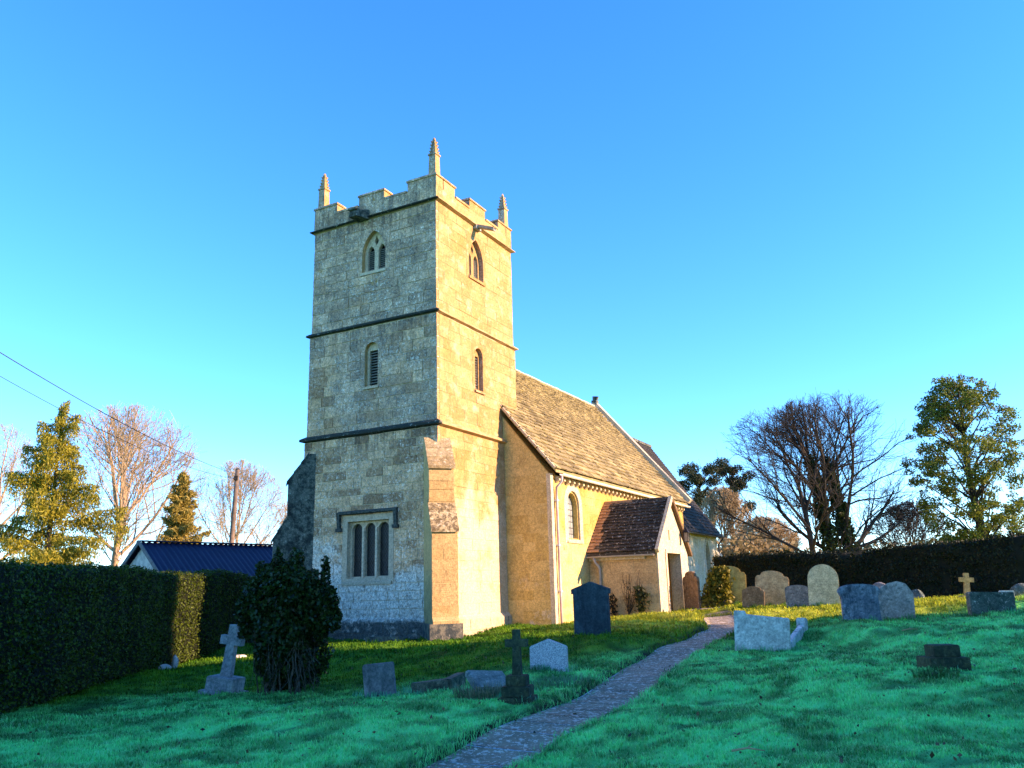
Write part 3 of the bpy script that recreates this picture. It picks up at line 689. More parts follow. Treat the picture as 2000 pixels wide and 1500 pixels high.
def slope_tiles(eave, ridge, u, length, g0, g1, tw, mat, parent, name, cap, mat2=None, nmat2=0, over=0., thick=.022, sort=None, seed=1):
    """eave, ridge: 3D points on the slope at u = 0; tiles laid in courses diminishing from g0 to g1"""
    r = random.Random(seed); eave = Vector(eave); ridge = Vector(ridge); u = Vector(u).normalized(); up = (ridge-eave); Ls = up.length; up.normalize(); nn = u.cross(up).normalized()
    if nn.z < 0: nn = -nn
    s = 0; tiles = []
    while s < Ls-.02:
        g = g0 + (g1-g0)*s/Ls; x = -over - r.uniform(0, tw*.5)
        while x < length+over:
            w = tw*(.6+.4*(1-s/Ls)+.0)*r.uniform(.7, 1.35); a = max(x, -over); b = min(x+w, length+over)
            if b-a > .03: tiles.append((a, b, s + r.uniform(-.02, .02), g))
            x += w
        s += g
    if sort: tiles.sort(key=sort)
    big = MB(); cnt = 0; M3 = Matrix((u, up, nn)).transposed(); um = {}
    for i, (a, b, s, g) in enumerate(tiles):
        Lg = min(g*1.75, Ls-s+.02); tilt = thick*1.25/ max(g, .05); lift = r.uniform(0, .008)
        R = M3 @ Matrix.Rotation(-math.atan(tilt), 3, 'X') @ Matrix.Rotation(r.uniform(-.02, .02), 3, 'Z')
        cpos = eave + u*(a+b)/2 + up*(s+Lg/2) + nn*(thick*1.1+lift)
        mt = mat2 if (mat2 and a < nmat2) else mat
        if cnt < cap:
            o = bpy.data.objects.new(name, units(mt)[i % 7]); col.objects.link(o); o.parent = parent
            o.location = cpos; o.rotation_mode = 'QUATERNION'; o.rotation_quaternion = R.to_quaternion(); o.scale = (b-a-.008, Lg, thick); cnt += 1
        else:
            vv, ff = UB[i % 7]; big.add([tuple(R @ Vector((p[0]*(b-a-.008), p[1]*Lg, p[2]*thick)) + cpos) for p in vv], ff)
    if big.v:
        o = big.build(name+'s', mat, parent); o['kind'] = 'stuff'
NE_ = NS-.30; zE_ = ZE-(-.0)-.30*SL+.32
ev = (E0-.06, NS-.34, ZE-.34*SL+.34); 
Zev = ZE-.04
mb = MB()
def roof_slab(mb, E_a, E_b, n_e, z_e, n_r, z_r, t=.08):
    mb.hexa([(E_a, n_e, z_e), (E_b, n_e, z_e), (E_b, n_r, z_r), (E_a, n_r, z_r)], [(E_a, n_e, z_e-t), (E_b, n_e, z_e-t), (E_b, n_r, z_r-t), (E_a, n_r, z_r-t)])
roof_slab(mb, E0-.06, E1, NS-.26, ZE, NC, ZR); roof_slab(mb, E0-.06, E1, NN+.26, ZE, NC+.002, ZR)
nroof = mb.build('nave_roof', R_NAVE, church)
slope_tiles((E0-.06, NS-.26, ZE+.0), (E0-.06, NC, ZR), (1, 0, 0), E1-E0-.1, .27, .13, .34, R_NAVE, nroof, 'stone_slate', 300, over=.04, thick=.038, sort=lambda t: t[0]*.6+t[2], seed=3)
for k in range(30):
    x = E0+k*(E1-E0)/30; L = (E1-E0)/30-.012; mb = MB(); j = random.uniform(-.012, .012)
    mb.hexa([(x, NC-.17, ZR-.12), (x+L, NC-.17, ZR-.12), (x+L, NC+.17, ZR-.12), (x, NC+.17, ZR-.12)], [(x, NC-.03, ZR+.085+j), (x+L, NC-.03, ZR+.085+j), (x+L, NC+.03, ZR+.085+j), (x, NC+.03, ZR+.085+j)]); mb.build('ridge_stone', S_PALE, nroof)
# east gable coping and stump of the gable cross
mb = MB(); a, b = Vector((E1-.02, NS-.36, ZE-.0)), Vector((E1-.02, NC, ZR+.12))
mb.bar(a+Vector((.14, 0, .12)), b+Vector((.14, 0, .08)), .34, .20, up=(0, -1, 1)); mb.bar(Vector((E1+.12, NN+.36, ZE+.1)), b+Vector((.14, 0, .08)), .34, .20, up=(0, 1, 1)); mb.build('gable_coping', S_PALE, church)
mb = MB(); mb.box(E1-.05, E1+.22, NC-.14, NC+.14, ZR+.1, ZR+.36); mb.hexa([(E1-.0, NC-.09, ZR+.36), (E1+.18, NC-.09, ZR+.36), (E1+.18, NC+.09, ZR+.36), (E1, NC+.09, ZR+.36)], [(E1+.03, NC-.2, ZR+.55), (E1+.14, NC-.2, ZR+.50), (E1+.14, NC+.1, ZR+.62), (E1+.03, NC+.1, ZR+.58)]); mb.build('gable_cross_stump', S_DARK, church)
# west verge slabs
for k in range(14):
    t0, t1 = k/14, (k+1)/14-.01; p0 = Vector((E0-.04, NS-.26, ZE+.05)).lerp(Vector((E0-.04, NC, ZR+.05)), t0); p1 = Vector((E0-.04, NS-.26, ZE+.05)).lerp(Vector((E0-.04, NC, ZR+.05)), t1)
    mb = MB(); mb.bar(p0, p1, .24, .07, up=(0, -SL, 1)); mb.build('verge_stone', S_PALE, nroof)

# ---- porch
PE0, PE1, PN, PX = 6.72, 10.05, -4.1, 8.39; PZE, PZR = 2.88, 4.55
mb = MB(); mb.box(PE0, PE0+.32, PN+.34, NS, .2, PZE-.05); mb.box(PE1-.32, PE1, PN+.34, NS, .2, PZE-.05)
porch = mb.build('porch_wall', S_PORCH, church)
place_blocks(lay(NS*-1+.02, -PN-.02, .55, PZE-.1, .30, .62, rs=71), (PE0, 0), (0, -1), (-1, 0), S_PORCH, porch, 'porch_stone', proud=.012, gap=.004, depth=.1)
fn = lambda u, z, d: (u, PN-d, z)
mb = MB(); gf_ = [(PE0-.0, .2), (7.66, .2), (7.66, 2.80), (9.16, 2.80), (9.16, .2), (PE1, .2), (PE1, PZE), (PX, PZR-.02), (PE0, PZE)]
mb.plate(gf_, [], fn, .02, -.36); pg = mb.build('porch_gable', S_PALE, church)
mb = MB(); mb.plate(rect(7.56, 9.26, 2.78, 2.90), [], fn, .05, -.2); mb.build('door_lintel', S_PALE, pg)
for x in (7.50, 9.14): mb = MB(); mb.plate(rect(x, x+.16, .3, 2.8), [], fn, .05, -.3); mb.build('door_jamb', S_PALE, pg)
mb = MB(); mb.plate(rect(8.02, 8.12, 3.22, 3.56), [], fn, .03, -.02); mb.build('slit_opening', simple('rusty_slit', (.30, .17, .08)), pg)
mb = MB(); mb.box(PE0+.3, PE1-.3, PN, NS, .5, .74); mb.build('porch_floor', S_PORCH, porch)
mb = MB(); mb.plate([(7.8, .74)]+arch_point(8.4, 1.2, .74, 2.6)[2:]+[(7.8, .74)][:0]+[(9.0, .74)][:0], [], lambda u, z, d: (u, NS-d, z), .05, -.02); mb.build('church_door', simple('oak_door', (.16, .09, .04), (.10, .06, .03), 5), porch)
mb = MB(); T = .09
for sgn, pe in ((1, PE0-.16), (-1, PE1+.16)):
    ze_ = PZE-.16*(PZR-PZE)/(PX-PE0); mb.hexa([(pe, PN-.02, ze_), (pe, NS-.006, ze_), (PX, NS-.006, PZR), (PX, PN-.02, PZR)], [(pe, PN-.02, ze_+T), (pe, NS-.006, ze_+T), (PX, NS-.006, PZR+T), (PX, PN-.02, PZR+T)])
proof = mb.build('porch_roof', R_PORCH, church); ze_ = PZE-.16*(PZR-PZE)/(PX-PE0)
slope_tiles((PE0-.16, NS-.02, ze_+T), (PX, NS-.02, PZR+T), (0, -1, 0), PN*-1+NS-.0, .165, .15, .2, R_PORCH, proof, 'roof_tile', 290, R_ORNG, .24, thick=.03, seed=5)
mb = MB(); 
for k in range(9):
    y = NS-.03-k*.268; mb = MB(); mb.hexa([(PX-.12, y-.26, PZR+.02), (PX+.12, y-.26, PZR+.02), (PX+.12, y, PZR+.02), (PX-.12, y, PZR+.02)], [(PX-.03, y-.26, PZR+.17), (PX+.03, y-.26, PZR+.17), (PX+.03, y, PZR+.17), (PX-.03, y, PZR+.17)]); mb.build('ridge_tile', R_ORNG if k < 4 else R_PORCH, proof)
mb = MB(); mb.bar((PE0-.2, PN-.08, ze_+.09), (PX, PN-.08, PZR+.14), .12, .16, up=(-1, 0, 1)); mb.build('gable_verge', S_PALE, pg)
mb = MB(); mb.bar((PE1+.2, PN-.09, ze_+.03), (PX+.02, PN-.09, PZR+.1), .12, .12, up=(1, 0, 1)); mb.build('bargeboard', simple('brown_timber', (.17, .10, .045), (.11, .07, .035), 6), pg)
mb = MB(); half_pipe(mb, (PE0-.24, NS-.05, ze_-.0), (PE0-.24, PN+.02, ze_+.0), .06); g_ = mb.build('porch_gutter', simple('grey_gutter', (.42, .36, .32), (.34, .29, .26), 4, .6, .05), church)
mb = MB(); x, y = PE0-.2, NS-.28; mb.tube([(x-.04, y, ze_-.05), (x-.03, y-.05, ze_-.2), (x+.06, y-.12, ze_-.32), (x+.12, y-.14, ze_-.42), (x+.12, y-.14, .6)], .045, 8); mb.build('porch_downpipe', simple('grey_downpipe', (.40, .37, .36), (.30, .27, .27), 3, .6, .05), church, True)
mb = MB(); mb.box(PE0-.09, PE0, PN+.4, NS-.05, ze_-.14, ze_+.02); mb.build('eaves_board', S_PALE, porch)

# ---- chancel
CE1, CS, CN, CZE, CZR = 26.1, -1.05, 5.9, 4.34, 9.62
mb = MB(); fn = lambda u, z, d: (u, CS-d, z); CW = 24.05
mb.plate(rect(E1, CE1, .3, CZE), [arch_point(CW, .95, 2.0, 4.0)], fn, 0, -.5); mb.box(E1, CE1, CN-.5, CN, .3, CZE)
mb.plate([(CS+.5, .3), (CN-.5, .3), (CN-.5, CZE), (CN, CZE), (NC, CZR-.1), (CS, CZE), (CS+.5, CZE)], [], lambda u, z, d: (CE1-d, u, z), 0, .5)
chan = mb.build('chancel_wall', S_CHAN, church)
place_blocks(lay(E1+.05, CE1, .6, CZE-.02, .32, .65, [(CW-.6, CW+.6, 1.8, 4.2)], rs=81), (0, CS), (1, 0), (0, -1), S_CHAN, chan, 'chancel_stone', proud=.012, gap=.005, individual=False)
mb = MB(); mb.plate(arch_point(CW, 1.2, 1.85, 4.15), [arch_point(CW, .85, 2.02, 3.95)], fn, .03, -.2); w_ = mb.build('chancel_window', S_CHAN, church)
mb = MB(); mb.plate(rect(CW-.45, CW+.45, 2.0, 3.96), [], fn, -.24, -.26); mb.build('pane', GLASS_D, w_)
mb = MB(); mb.plate(rect(CW-.04, CW+.04, 2.0, 3.9), [], fn, -.1, -.22); mb.build('mullion', S_CHAN, w_)
mb = MB(); mb.box(CE1-.5, CE1+.3, CS-.55, CS, .3, 2.6); mb.hexa([(CE1-.5, CS-.55, 2.6), (CE1+.3, CS-.55, 2.6), (CE1+.3, CS, 2.6), (CE1-.5, CS, 2.6)], [(CE1-.5, CS-.05, 3.5), (CE1+.3, CS-.05, 3.5), (CE1+.3, CS, 3.5), (CE1-.5, CS, 3.5)]); mb.build('chancel_buttress', S_CHAN, church)
mb = MB(); roof_slab(mb, E1+.3, CE1+.12, CS-.3, CZE-.1, NC, CZR); roof_slab(mb, E1+.3, CE1+.12, CN+.3, CZE-.1, NC+.002, CZR); croof = mb.build('chancel_roof', R_CHAN, church)
slope_tiles((E1+.3, CS-.3, CZE-.1), (E1+.3, NC, CZR), (1, 0, 0), CE1-E1-.2, .25, .14, .34, R_CHAN, croof, 'roof_slate', 0, thick=.024, seed=8)
mb = MB(); mb.bar((E1+.3, NC, CZR+.03), (CE1+.1, NC, CZR+.03), .26, .14); mb.build('ridge_capping', S_DARK, croof)
mb = MB(); half_pipe(mb, (E1+.3, CS-.36, CZE-.12), (CE1+.15, CS-.36, CZE-.12), .06); mb.tube([(CE1, CS-.36, CZE-.18), (CE1, CS-.1, CZE-.5), (CE1, CS-.1, .8)], .045, 8); mb.build('chancel_gutter', simple('black_gutter', (.04, .04, .045), rough=.5), church)
# all the small or foreshortened blocks, joined by stone
for nm, (mt, mbx) in STUFF.items():
    par_ = {'tower_limestone': tower, 'nave_limestone': nave, 'chancel_limestone': chan}.get(nm, nave)
    o = mbx.build('coursed_stonework', mt, par_); o['kind'] = 'stuff'

# ================================================================== PATH
m = NT('path_concrete'); v = m.pos()
st = m.n('Mapping', {'Vector': v, 'Rotation': (0, 0, .35), 'Scale': (1, 1, 1)}).outputs[0]
c = m.mix(m.ramp(m.noise(v, 2.2, 5, .7), .35, .65), (.20, .15, .095), (.34, .26, .17))
fl = m.ramp(m.noise(v, 19, 3, .7), .57, .61); fl2 = m.ramp(m.noise(v, 8, 4, .75), .56, .61)
c = m.mix(m.mul(fl, .8), c, (.85, .76, .62)); c = m.mix(m.mul(fl2, .8), c, (.70, .62, .52))
m.bump(m.math('ADD', m.noise(v, 60, 3), m.mul(fl, .6)), .8, .02); M_PATH = m.done(c, .8)
m = NT('frosty_joint_grit'); v = m.pos(); M_GRIT = m.done(m.mix(m.ramp(m.noise(v, 30, 3), .4, .6), (.22, .24, .24), (.52, .56, .60)))
def strip(P, w, z_of, u0=0):
    V = []
    for i, p in enumerate(P):
        d = P[min(i+1, len(P)-1)] - P[max(i-1, 0)]; d = d/np.linalg.norm(d); nrm = np.array([-d[1], d[0]])
        for k in np.linspace(-w, w, 7): q = p + nrm*k; V.append((q[0], q[1], z_of(q[0], q[1], k)))
    F = [(i*7+k, i*7+k+1, (i+1)*7+k+1, (i+1)*7+k) for i in range(len(P)-1) for k in range(6)]
    return V, F
V_, F_ = strip(PATH, PW+.02, lambda x, y, k: float(h_base(x, y)) - .0705)
path = link('path', bpy.data.meshes.new('path'), None); path.data.from_pydata(V_, [], F_); path.data.materials.append(M_GRIT); path.data.update(); tag(path, None, kind='structure')
i = 6; r = random.Random(4); ns = 0
while i < len(PATH)-4:                                  # poured slabs, each its own piece
    n = r.choice((4, 5, 5)); P = PATH[i:i+n+1].copy(); i += n
    if len(P) < 3: break
    d0 = P[1]-P[0]; d0 /= np.linalg.norm(d0); P[0] += d0*.016; P[-1] -= d0*.016
    jit = r.uniform(-.0005, .0025); w = PW+r.uniform(-.015, .02)
    V, F = strip(P, w, lambda x, y, k: float(h_base(x, y)) - .068 + jit + .0012*math.sin(x*9+y*7) )
    mb = MB(); mb.add(V, F); top = len(V); mb.add([(x, y, z-.05) for x, y, z in V], []); nr = len(P)
    ring = [k for k in range(7)] + [q*7+6 for q in range(1, nr)] + [(nr-1)*7+k for k in range(5, -1, -1)] + [q*7 for q in range(nr-2, 0, -1)]
    for a, b in zip(ring, ring[1:]+ring[:1]): mb.f.append((a, b, top+b, top+a))
    me = bpy.data.meshes.new('paving_slab'); me.from_pydata(mb.v, [], mb.f); me.update(); me.shade_smooth(); link('paving_slab', me, M_PATH, path); ns += 1
# gravel apron before the porch
A = np.array(ch(8.45, -4.75)[:2]); ap = MB(); ring = []
for k in range(28):
    t = 2*PI*k/28; q = A + np.array([math.cos(t)*1.25, math.sin(t)*.62])*(1+.12*math.sin(3*t+1)) + np.array([.5, -.25]); ring.append((q[0], q[1], float(h(q[0:1], q[1:2])[0])+.015))
cq = A+np.array([.5, -.25]); ap.add([(cq[0], cq[1], float(h(cq[0:1], cq[1:2])[0])+.05)]+ring, [(0, k+1, (k+1) % 28+1) for k in range(28)])
o = ap.build('gravel_apron', simple('pale_gravel', (.42, .36, .28), (.30, .26, .21), 18)); tag(o, None, kind='structure')

# ================================================================== VEGETATION KIT
def leaves_np(P, size, aspect=1.8, droop=0., normal=None, jitter=1.0, r=rng):
    """diamond leaves at points P (n,3) -> v, f"""
    n = len(P); s = size*r.uniform(.6, 1.3, n)[:, None] if np.isscalar(size) else size[:, None]
    d = r.normal(size=(n, 3)); d[:, 2] -= droop
    if normal is not None: d = d*jitter + normal*0
    d /= np.linalg.norm(d, axis=1)[:, None]; q = r.normal(size=(n, 3)); 
    if normal is not None: q = np.cross(normal + r.normal(size=(n, 3))*.55, d)
    else: q = np.cross(q, d)
    q /= np.linalg.norm(q, axis=1)[:, None]+1e-9
    a = d*s*.5*aspect; b = q*s*.5
    v = np.stack([P-a, P+b-a*.1, P+a, P-b-a*.1], 1).reshape(-1, 3); f = np.arange(n*4).reshape(n, 4); return v, f
def tubes_np(polys, rads, sides):
    """polys (m,n,3), rads (m,n)"""
    polys = np.asarray(polys); rads = np.asarray(rads); m, n, _ = polys.shape
    d = np.gradient(polys, axis=1); d /= np.linalg.norm(d, axis=2)[..., None]+1e-9
    ref = np.where(np.abs(d[..., 2:3]) < .9, np.array([0, 0, 1.]), np.array([1., 0, 0])); a = np.cross(d, ref); a /= np.linalg.norm(a, axis=2)[..., None]+1e-9; b = np.cross(d, a)
    t = 2*PI*np.arange(sides)/sides
    V = polys[:, :, None, :] + rads[:, :, None, None]*(a[:, :, None, :]*np.cos(t)[None, None, :, None] + b[:, :, None, :]*np.sin(t)[None, None, :, None])
    idx = np.arange(m*n*sides).reshape(m, n, sides); k2 = np.roll(idx, -1, axis=2)
    F = np.stack([idx[:, :-1], k2[:, :-1], k2[:, 1:], idx[:, 1:]], -1).reshape(-1, 4)
    return V.reshape(-1, 3), F
class Wood:
    def __init__(s): s.L = {}
    def add(s, pts, rad, sides): s.L.setdefault((len(pts), sides), []).append((pts, rad))
    def mesh(s, name):
        vs, fs, k = [], [], 0
        for (n, sd), lst in s.L.items():
            v, f = tubes_np(np.array([p for p, _ in lst]), np.array([q for _, q in lst]), sd); vs.append(v); fs.append(f+k); k += len(v)
        return np_mesh(name, np.concatenate(vs), np.concatenate(fs))
def branch(p, d, L, r0, r1, n, wig, up, R):
    pts = [p]; d = d/np.linalg.norm(d); 
    for k in range(n):
        d = d + R.normal(size=3)*wig + np.array([0, 0, up]); d /= np.linalg.norm(d); pts.append(pts[-1] + d*L/n)
    return np.array(pts), np.linspace(r0, r1, n+1), d
def bare_tree(name, base, H, spread, trunk_r, seed, label, mat, tmat, group=None, fork=.28, lean=(0, 0), ntrunk=1, dens=1.0, twig=.012, levels=4, updr=.06, ivy=None, nl0=13, top=.62):
    """leafless tree whose twigs fill a rounded crown: ellipsoid of half width spread between fork and top"""
    R = np.random.default_rng(seed); base = np.array(base, float)
    root = empty(name, tuple(base), 0, label, 'tree', group); W = Wood(); T = Wood()
    zc = H*(.5+fork*.32); az_ = H-zc; EC = np.array([lean[0]*H*.6, lean[1]*H*.6, zc]); EA = np.array([spread, spread, az_])
    def room(p, d):
        q = (p-EC)/EA; e = d/EA; A = e@e; B = 2*q@e; C = q@q-1; D = B*B-4*A*C
        return (-B+math.sqrt(D))/(2*A) if D > 0 else .3
    def rec(p, d, L, r, lev):
        n = [8, 6, 5, 3, 2][min(lev, 4)]; pts, rad, de = branch(p, d, L, r, max(r*.35, twig*.7), n, [.045, .09, .13, .17, .2][min(lev, 4)], updr*(1 if lev else .3), R)
        (W if lev < 3 else T).add(pts, rad, [8, 6, 4, 3, 3][min(lev, 4)])
        if lev == 0: ips.append((pts, rad))
        if lev >= levels: return
        nc = max(2, int([nl0/ntrunk, 9, 7, 5][min(lev, 3)]*dens*R.uniform(.85, 1.15)))
        for c in range(nc):
            t = (fork + (1-fork)*((c+R.uniform(0, 1))/nc)**.85) if lev == 0 else .18+.82*(c+R.uniform(0, 1))/nc
            i = min(int(t*n), n-1); q = pts[i]*(1-(t*n-i)) + pts[i+1]*(t*n-i); dd = pts[i+1]-pts[i]; dd /= np.linalg.norm(dd)
            az = R.uniform(0, 2*PI) if lev else c*2.4+R.uniform(-.4, .4); ax = np.cross(dd, [0, 0, 1.]) if abs(dd[2]) < .95 else np.array([1., 0, 0]); ax /= np.linalg.norm(ax); bx = np.cross(dd, ax)
            ang = R.uniform(.35, .8) if lev else R.uniform(.8, 1.15)*(1.3-1.0*t)
            nd = dd*math.cos(ang) + (ax*math.cos(az)+bx*math.sin(az))*math.sin(ang); rm = max(.15, room(q, nd))
            cl = rm*R.uniform(.8, 1.0) if lev == 0 else min(L*R.uniform(.45, .68), rm*R.uniform(.85, 1.08))
            rec(q, nd, cl, max(r*(1-.5*t)*[.5, .5, .5, .6][min(lev, 3)], twig), lev+1)
    ips = []
    for k in range(ntrunk):
        off = np.array([0, 0, 0.]) if ntrunk == 1 else np.array([(k-(ntrunk-1)/2)*.5, 0, 0])
        rec(off, np.array([lean[0]+(k-(ntrunk-1)/2)*.13, lean[1], 1.]), H*top, trunk_r, 0)
    link('trunk', W.mesh('trunk'), mat, root); link('crown', T.mesh('crown'), tmat, root)
    if ivy:
        P = []
        for pts, rad in ips:
            t = R.uniform(0, ivy[0], ivy[1]); i = np.minimum((t*(len(pts)-1)).astype(int), len(pts)-2); fr = (t*(len(pts)-1)-i)[:, None]
            q = pts[i]*(1-fr)+pts[i+1]*fr; a = R.uniform(0, 2*PI, len(t)); rr = (rad[0]*(1-.6*t)+R.uniform(0, .30, len(t))*(1-.5*t))
            P.append(q + np.c_[np.cos(a)*rr, np.sin(a)*rr, R.normal(size=len(t))*.1])
        v, f = leaves_np(np.concatenate(P), .13, 1.3, .3, r=R); link('ivy', np_mesh('ivy', v, f), M_IVY, root)
    return root
M_IVY = foliage('ivy_leaves', (.018, .035, .010), (.06, .085, .018))
M_BARK = simple('grey_bark', (.13, .105, .075), (.07, .06, .045), 5)
M_BARKW = simple('sunny_bark', (.40, .29, .17), (.26, .18, .11), 5)
M_TWIG = simple('winter_twigs', (.040, .034, .030), (.030, .026, .024), 3, bump=0)
M_TWIGP = simple('pale_twigs', (.42, .31, .16), (.34, .25, .14), 3, bump=0)
M_BARKD = simple('dark_bark', (.045, .037, .03), (.03, .025, .02), 6)

def conifer(name, base, H, rad, seed, label, c1, c2, n_br=70, per=420, size=.30, z0=.08, droop=.35, trunk_r=.22, group=None, gaps=.25):
    R = np.random.default_rng(seed); root = empty(name, base, 0, label, 'tree', group); W = Wood()
    W.add(np.array([(0, 0, H*t) for t in np.linspace(-.02, 1, 9)]), np.linspace(trunk_r, .02, 9), 8); P = []
    for k in range(n_br):
        t = z0 + (1-z0)*(k/n_br)**.9; L = rad*((1-t)**.8+.05)*R.uniform(.5, 1.2)
        if R.uniform() < gaps: L *= .45
        az = k*2.399+R.uniform(-.4, .4); d = np.array([math.cos(az), math.sin(az), R.uniform(-.05, .45)+.5*t]); p = np.array([0, 0, H*t])
        pts, rr, _ = branch(p, d, L, max(.012, trunk_r*.28*(1-t)), .008, 5, .06, -.06*droop*2, R); W.add(pts, rr, 4)
        nl = int(per*L/rad)+25; s = R.beta(2.0, 1.2, nl); i = np.minimum((s*5).astype(int), 4); fr = (s*5-i)[:, None]; q = pts[i]*(1-fr)+pts[i+1]*fr
        side = np.array([-math.sin(az), math.cos(az), 0]); wdt = L*.20*(1-.55*s)+.06
        q = q + side*(R.normal(size=nl)*wdt*.6)[:, None]; q[:, 2] -= np.abs(R.normal(size=nl))*droop*(.3+.5*s); q += R.normal(size=(nl, 3))*.05; P.append(q)
    link('trunk', W.mesh('trunk'), M_BARKD, root)
    v, f = leaves_np(np.concatenate(P), size, 4.0, droop*1.6, r=R); link('crown', np_mesh('crown', v, f), foliage(name+'_needles', c1, c2, .3), root)
    return root

def cluster_tree(name, base, H, clumps, seed, label, c1, c2, size=.2, per=900, trunk_r=.28, group=None, ivy=True):
    """trunk with limbs reaching leaf clumps given as (x, y, z, r) about the base"""
    R = np.random.default_rng(seed); root = empty(name, base, 0, label, 'tree', group); W = Wood(); P = []
    tp = np.array([(.12*math.sin(k*.9), .1*math.cos(k*.7), H*.93*k/9) for k in range(10)]); W.add(tp, np.linspace(trunk_r, .05, 10), 9)
    for ic, (x, y, z, r) in enumerate(clumps):
        many = len(clumps) > 100
        k = max(1, min(8, int((z-.75*math.hypot(x, y))/(H*.93)*9))); p = tp[k]; e = np.array([x, y, z])
        t = np.linspace(0, 1, 6)[:, None]; pts = p + (e-p)*t + np.array([0, 0, 1.])*np.sin(t*PI)*.12*np.linalg.norm(e-p)*.5 + R.normal(size=(6, 3))*.05*np.sin(t*PI)
        if not many or ic % 6 == 0: W.add(pts, np.linspace(max(.03, trunk_r*.33)*(.6 if many else 1), .012, 6), 5)
        for q in range(7 if not many else 1):
            e2 = e + R.normal(size=3)*r*.6; pp = np.linspace(0, 1, 4)[:, None]*(e2-pts[3-q % 2])+pts[3-q % 2]
            if many: pp = e+R.normal(size=3)*r*.3+(e2-e)*np.linspace(-.8, 1, 4)[:, None]
            W.add(pp, np.linspace(.022, .009, 4), 3)
        n = int(per*r*r); u = R.normal(size=(n, 3)); u /= np.linalg.norm(u, axis=1)[:, None]; rr = R.uniform(.15, 1, n)**.55
        lump = 1+.35*np.sin(u[:, 0]*5+x)*np.sin(u[:, 1]*5+y)*np.sin(u[:, 2]*4+z)
        q = e + u*(rr*r*lump)[:, None]*np.array([1, 1, .72]); P.append(q[R.uniform(size=n) < .85])
    if ivy:
        t = R.uniform(.0, .8, 2200); a = R.uniform(0, 2*PI, 2200); rr = trunk_r*(1-.6*t)+R.uniform(0, .28, 2200)
        P.append(np.c_[np.cos(a)*rr, np.sin(a)*rr, t*H])
    link('trunk', W.mesh('trunk'), M_BARKD, root)
    v, f = leaves_np(np.concatenate(P), size, 1.7, .3, r=R); link('crown', np_mesh('crown', v, f), foliage(name+'_leaves', c1, c2, .35), root)
    return root

# ================================================================== HEDGES
def hedge(name, pts, wid, height, seed, label, c1, c2, dens=260, size=.065, group=None, lump=.07, base_gap=0.05, far=1.):
    """clipped hedge along plan points; height: number or list"""
    R = np.random.default_rng(seed); pts = np.array(pts, float); hs = np.full(len(pts), height) if np.isscalar(height) else np.array(height)
    L = np.r_[0, np.cumsum(np.linalg.norm(np.diff(pts, axis=0), axis=1))]; tot = L[-1]
    root = empty(name, (pts[0][0], pts[0][1], hz(*pts[0])), 0, label, 'hedge', group); org = np.array(root.location)
    def frame(s):
        i = np.clip(np.searchsorted(L, s, side='right')-1, 0, len(pts)-2); t = ((s-L[i])/(L[i+1]-L[i]))[:, None]
        p = pts[i]*(1-t)+pts[i+1]*t; d = pts[i+1]-pts[i]; d = d/np.linalg.norm(d, axis=1)[:, None]; nn = np.c_[-d[:, 1], d[:, 0]]; return p, nn, np.interp(s, L, hs)
    def surf(s, g):                                    # g runs round the section: 0..1 left face up, 1..2 top, 2..3 right face down
        p, nn, H = frame(s); w = wid/2
        off = np.where(g < 1, w, np.where(g < 2, w-(g-1)*2*w, -w)); z = np.where(g < 1, g*H, np.where(g < 2, H, (3-g)*H))
        taper = 1-.08*z/H; bump = (noise2(s*1.3+g*3, z*1.3+g*7, seed)-.5)*lump*2 + (noise2(s*4, z*4+g*9, seed+1)-.5)*lump
        q = p + nn*(off*taper)[:, None]; nrm = np.where((g < 1)[:, None], np.c_[nn, 0*s], np.where((g < 2)[:, None], np.array([0, 0, 1.]), np.c_[-nn, 0*s]))
        gz = h_base(q[:, 0], q[:, 1]); return np.c_[q, gz+base_gap+z] + nrm*bump[:, None], nrm
    ns_, ng = max(2, int(tot/.35)), 22; S, G = np.meshgrid(np.linspace(0, tot, ns_), np.linspace(0, 3, ng), indexing='ij')
    v, nr = surf(S.ravel(), G.ravel()); v = v - nr*.06; idx = np.arange(ns_*ng).reshape(ns_, ng)
    f = np.stack([idx[:-1, :-1], idx[1:, :-1], idx[1:, 1:], idx[:-1, 1:]], -1).reshape(-1, 4)
    nv = len(v); caps = []
    for e in (idx[0], idx[-1]):
        for k in range(ng//2-1): caps.append((e[k], e[k+1], e[ng-2-k], e[ng-1-k]))
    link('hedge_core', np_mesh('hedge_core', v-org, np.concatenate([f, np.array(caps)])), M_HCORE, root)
    area = tot*((1+far)*hs.mean()+wid); n = int(area*dens); s = R.uniform(0, tot, n); g = R.choice(3, n, p=np.array([hs.mean()*far, wid, hs.mean()])/((1+far)*hs.mean()+wid))+R.uniform(0, 1, n)
    P, nr = surf(s, g); P = P + nr*R.normal(size=(n, 1))*.035
    m_ = int(wid*hs[0]*dens); 
    for e in (0, tot):
        q, nn, H = frame(np.full(m_, e)); w = R.uniform(-.5, .5, m_)*wid; z = R.uniform(0, 1, m_)*H; q = q+nn*w[:, None]
        P = np.r_[P, np.c_[q, h_base(q[:, 0], q[:, 1])+z+base_gap] + R.normal(size=(m_, 3))*.04]; nr = np.r_[nr, np.c_[np.c_[nn[:, 1], -nn[:, 0]]*(1 if e else -1), np.zeros(m_)]]
    v, f = leaves_np(P-org, size, 1.6, 0, nr, r=R); link('foliage', np_mesh('foliage', v, f), foliage(name+'_leaf', c1, c2, .25), root)
    return root
M_HCORE = simple('hedge_shade', (.006, .008, .004), (.01, .013, .006), 4, bump=0)
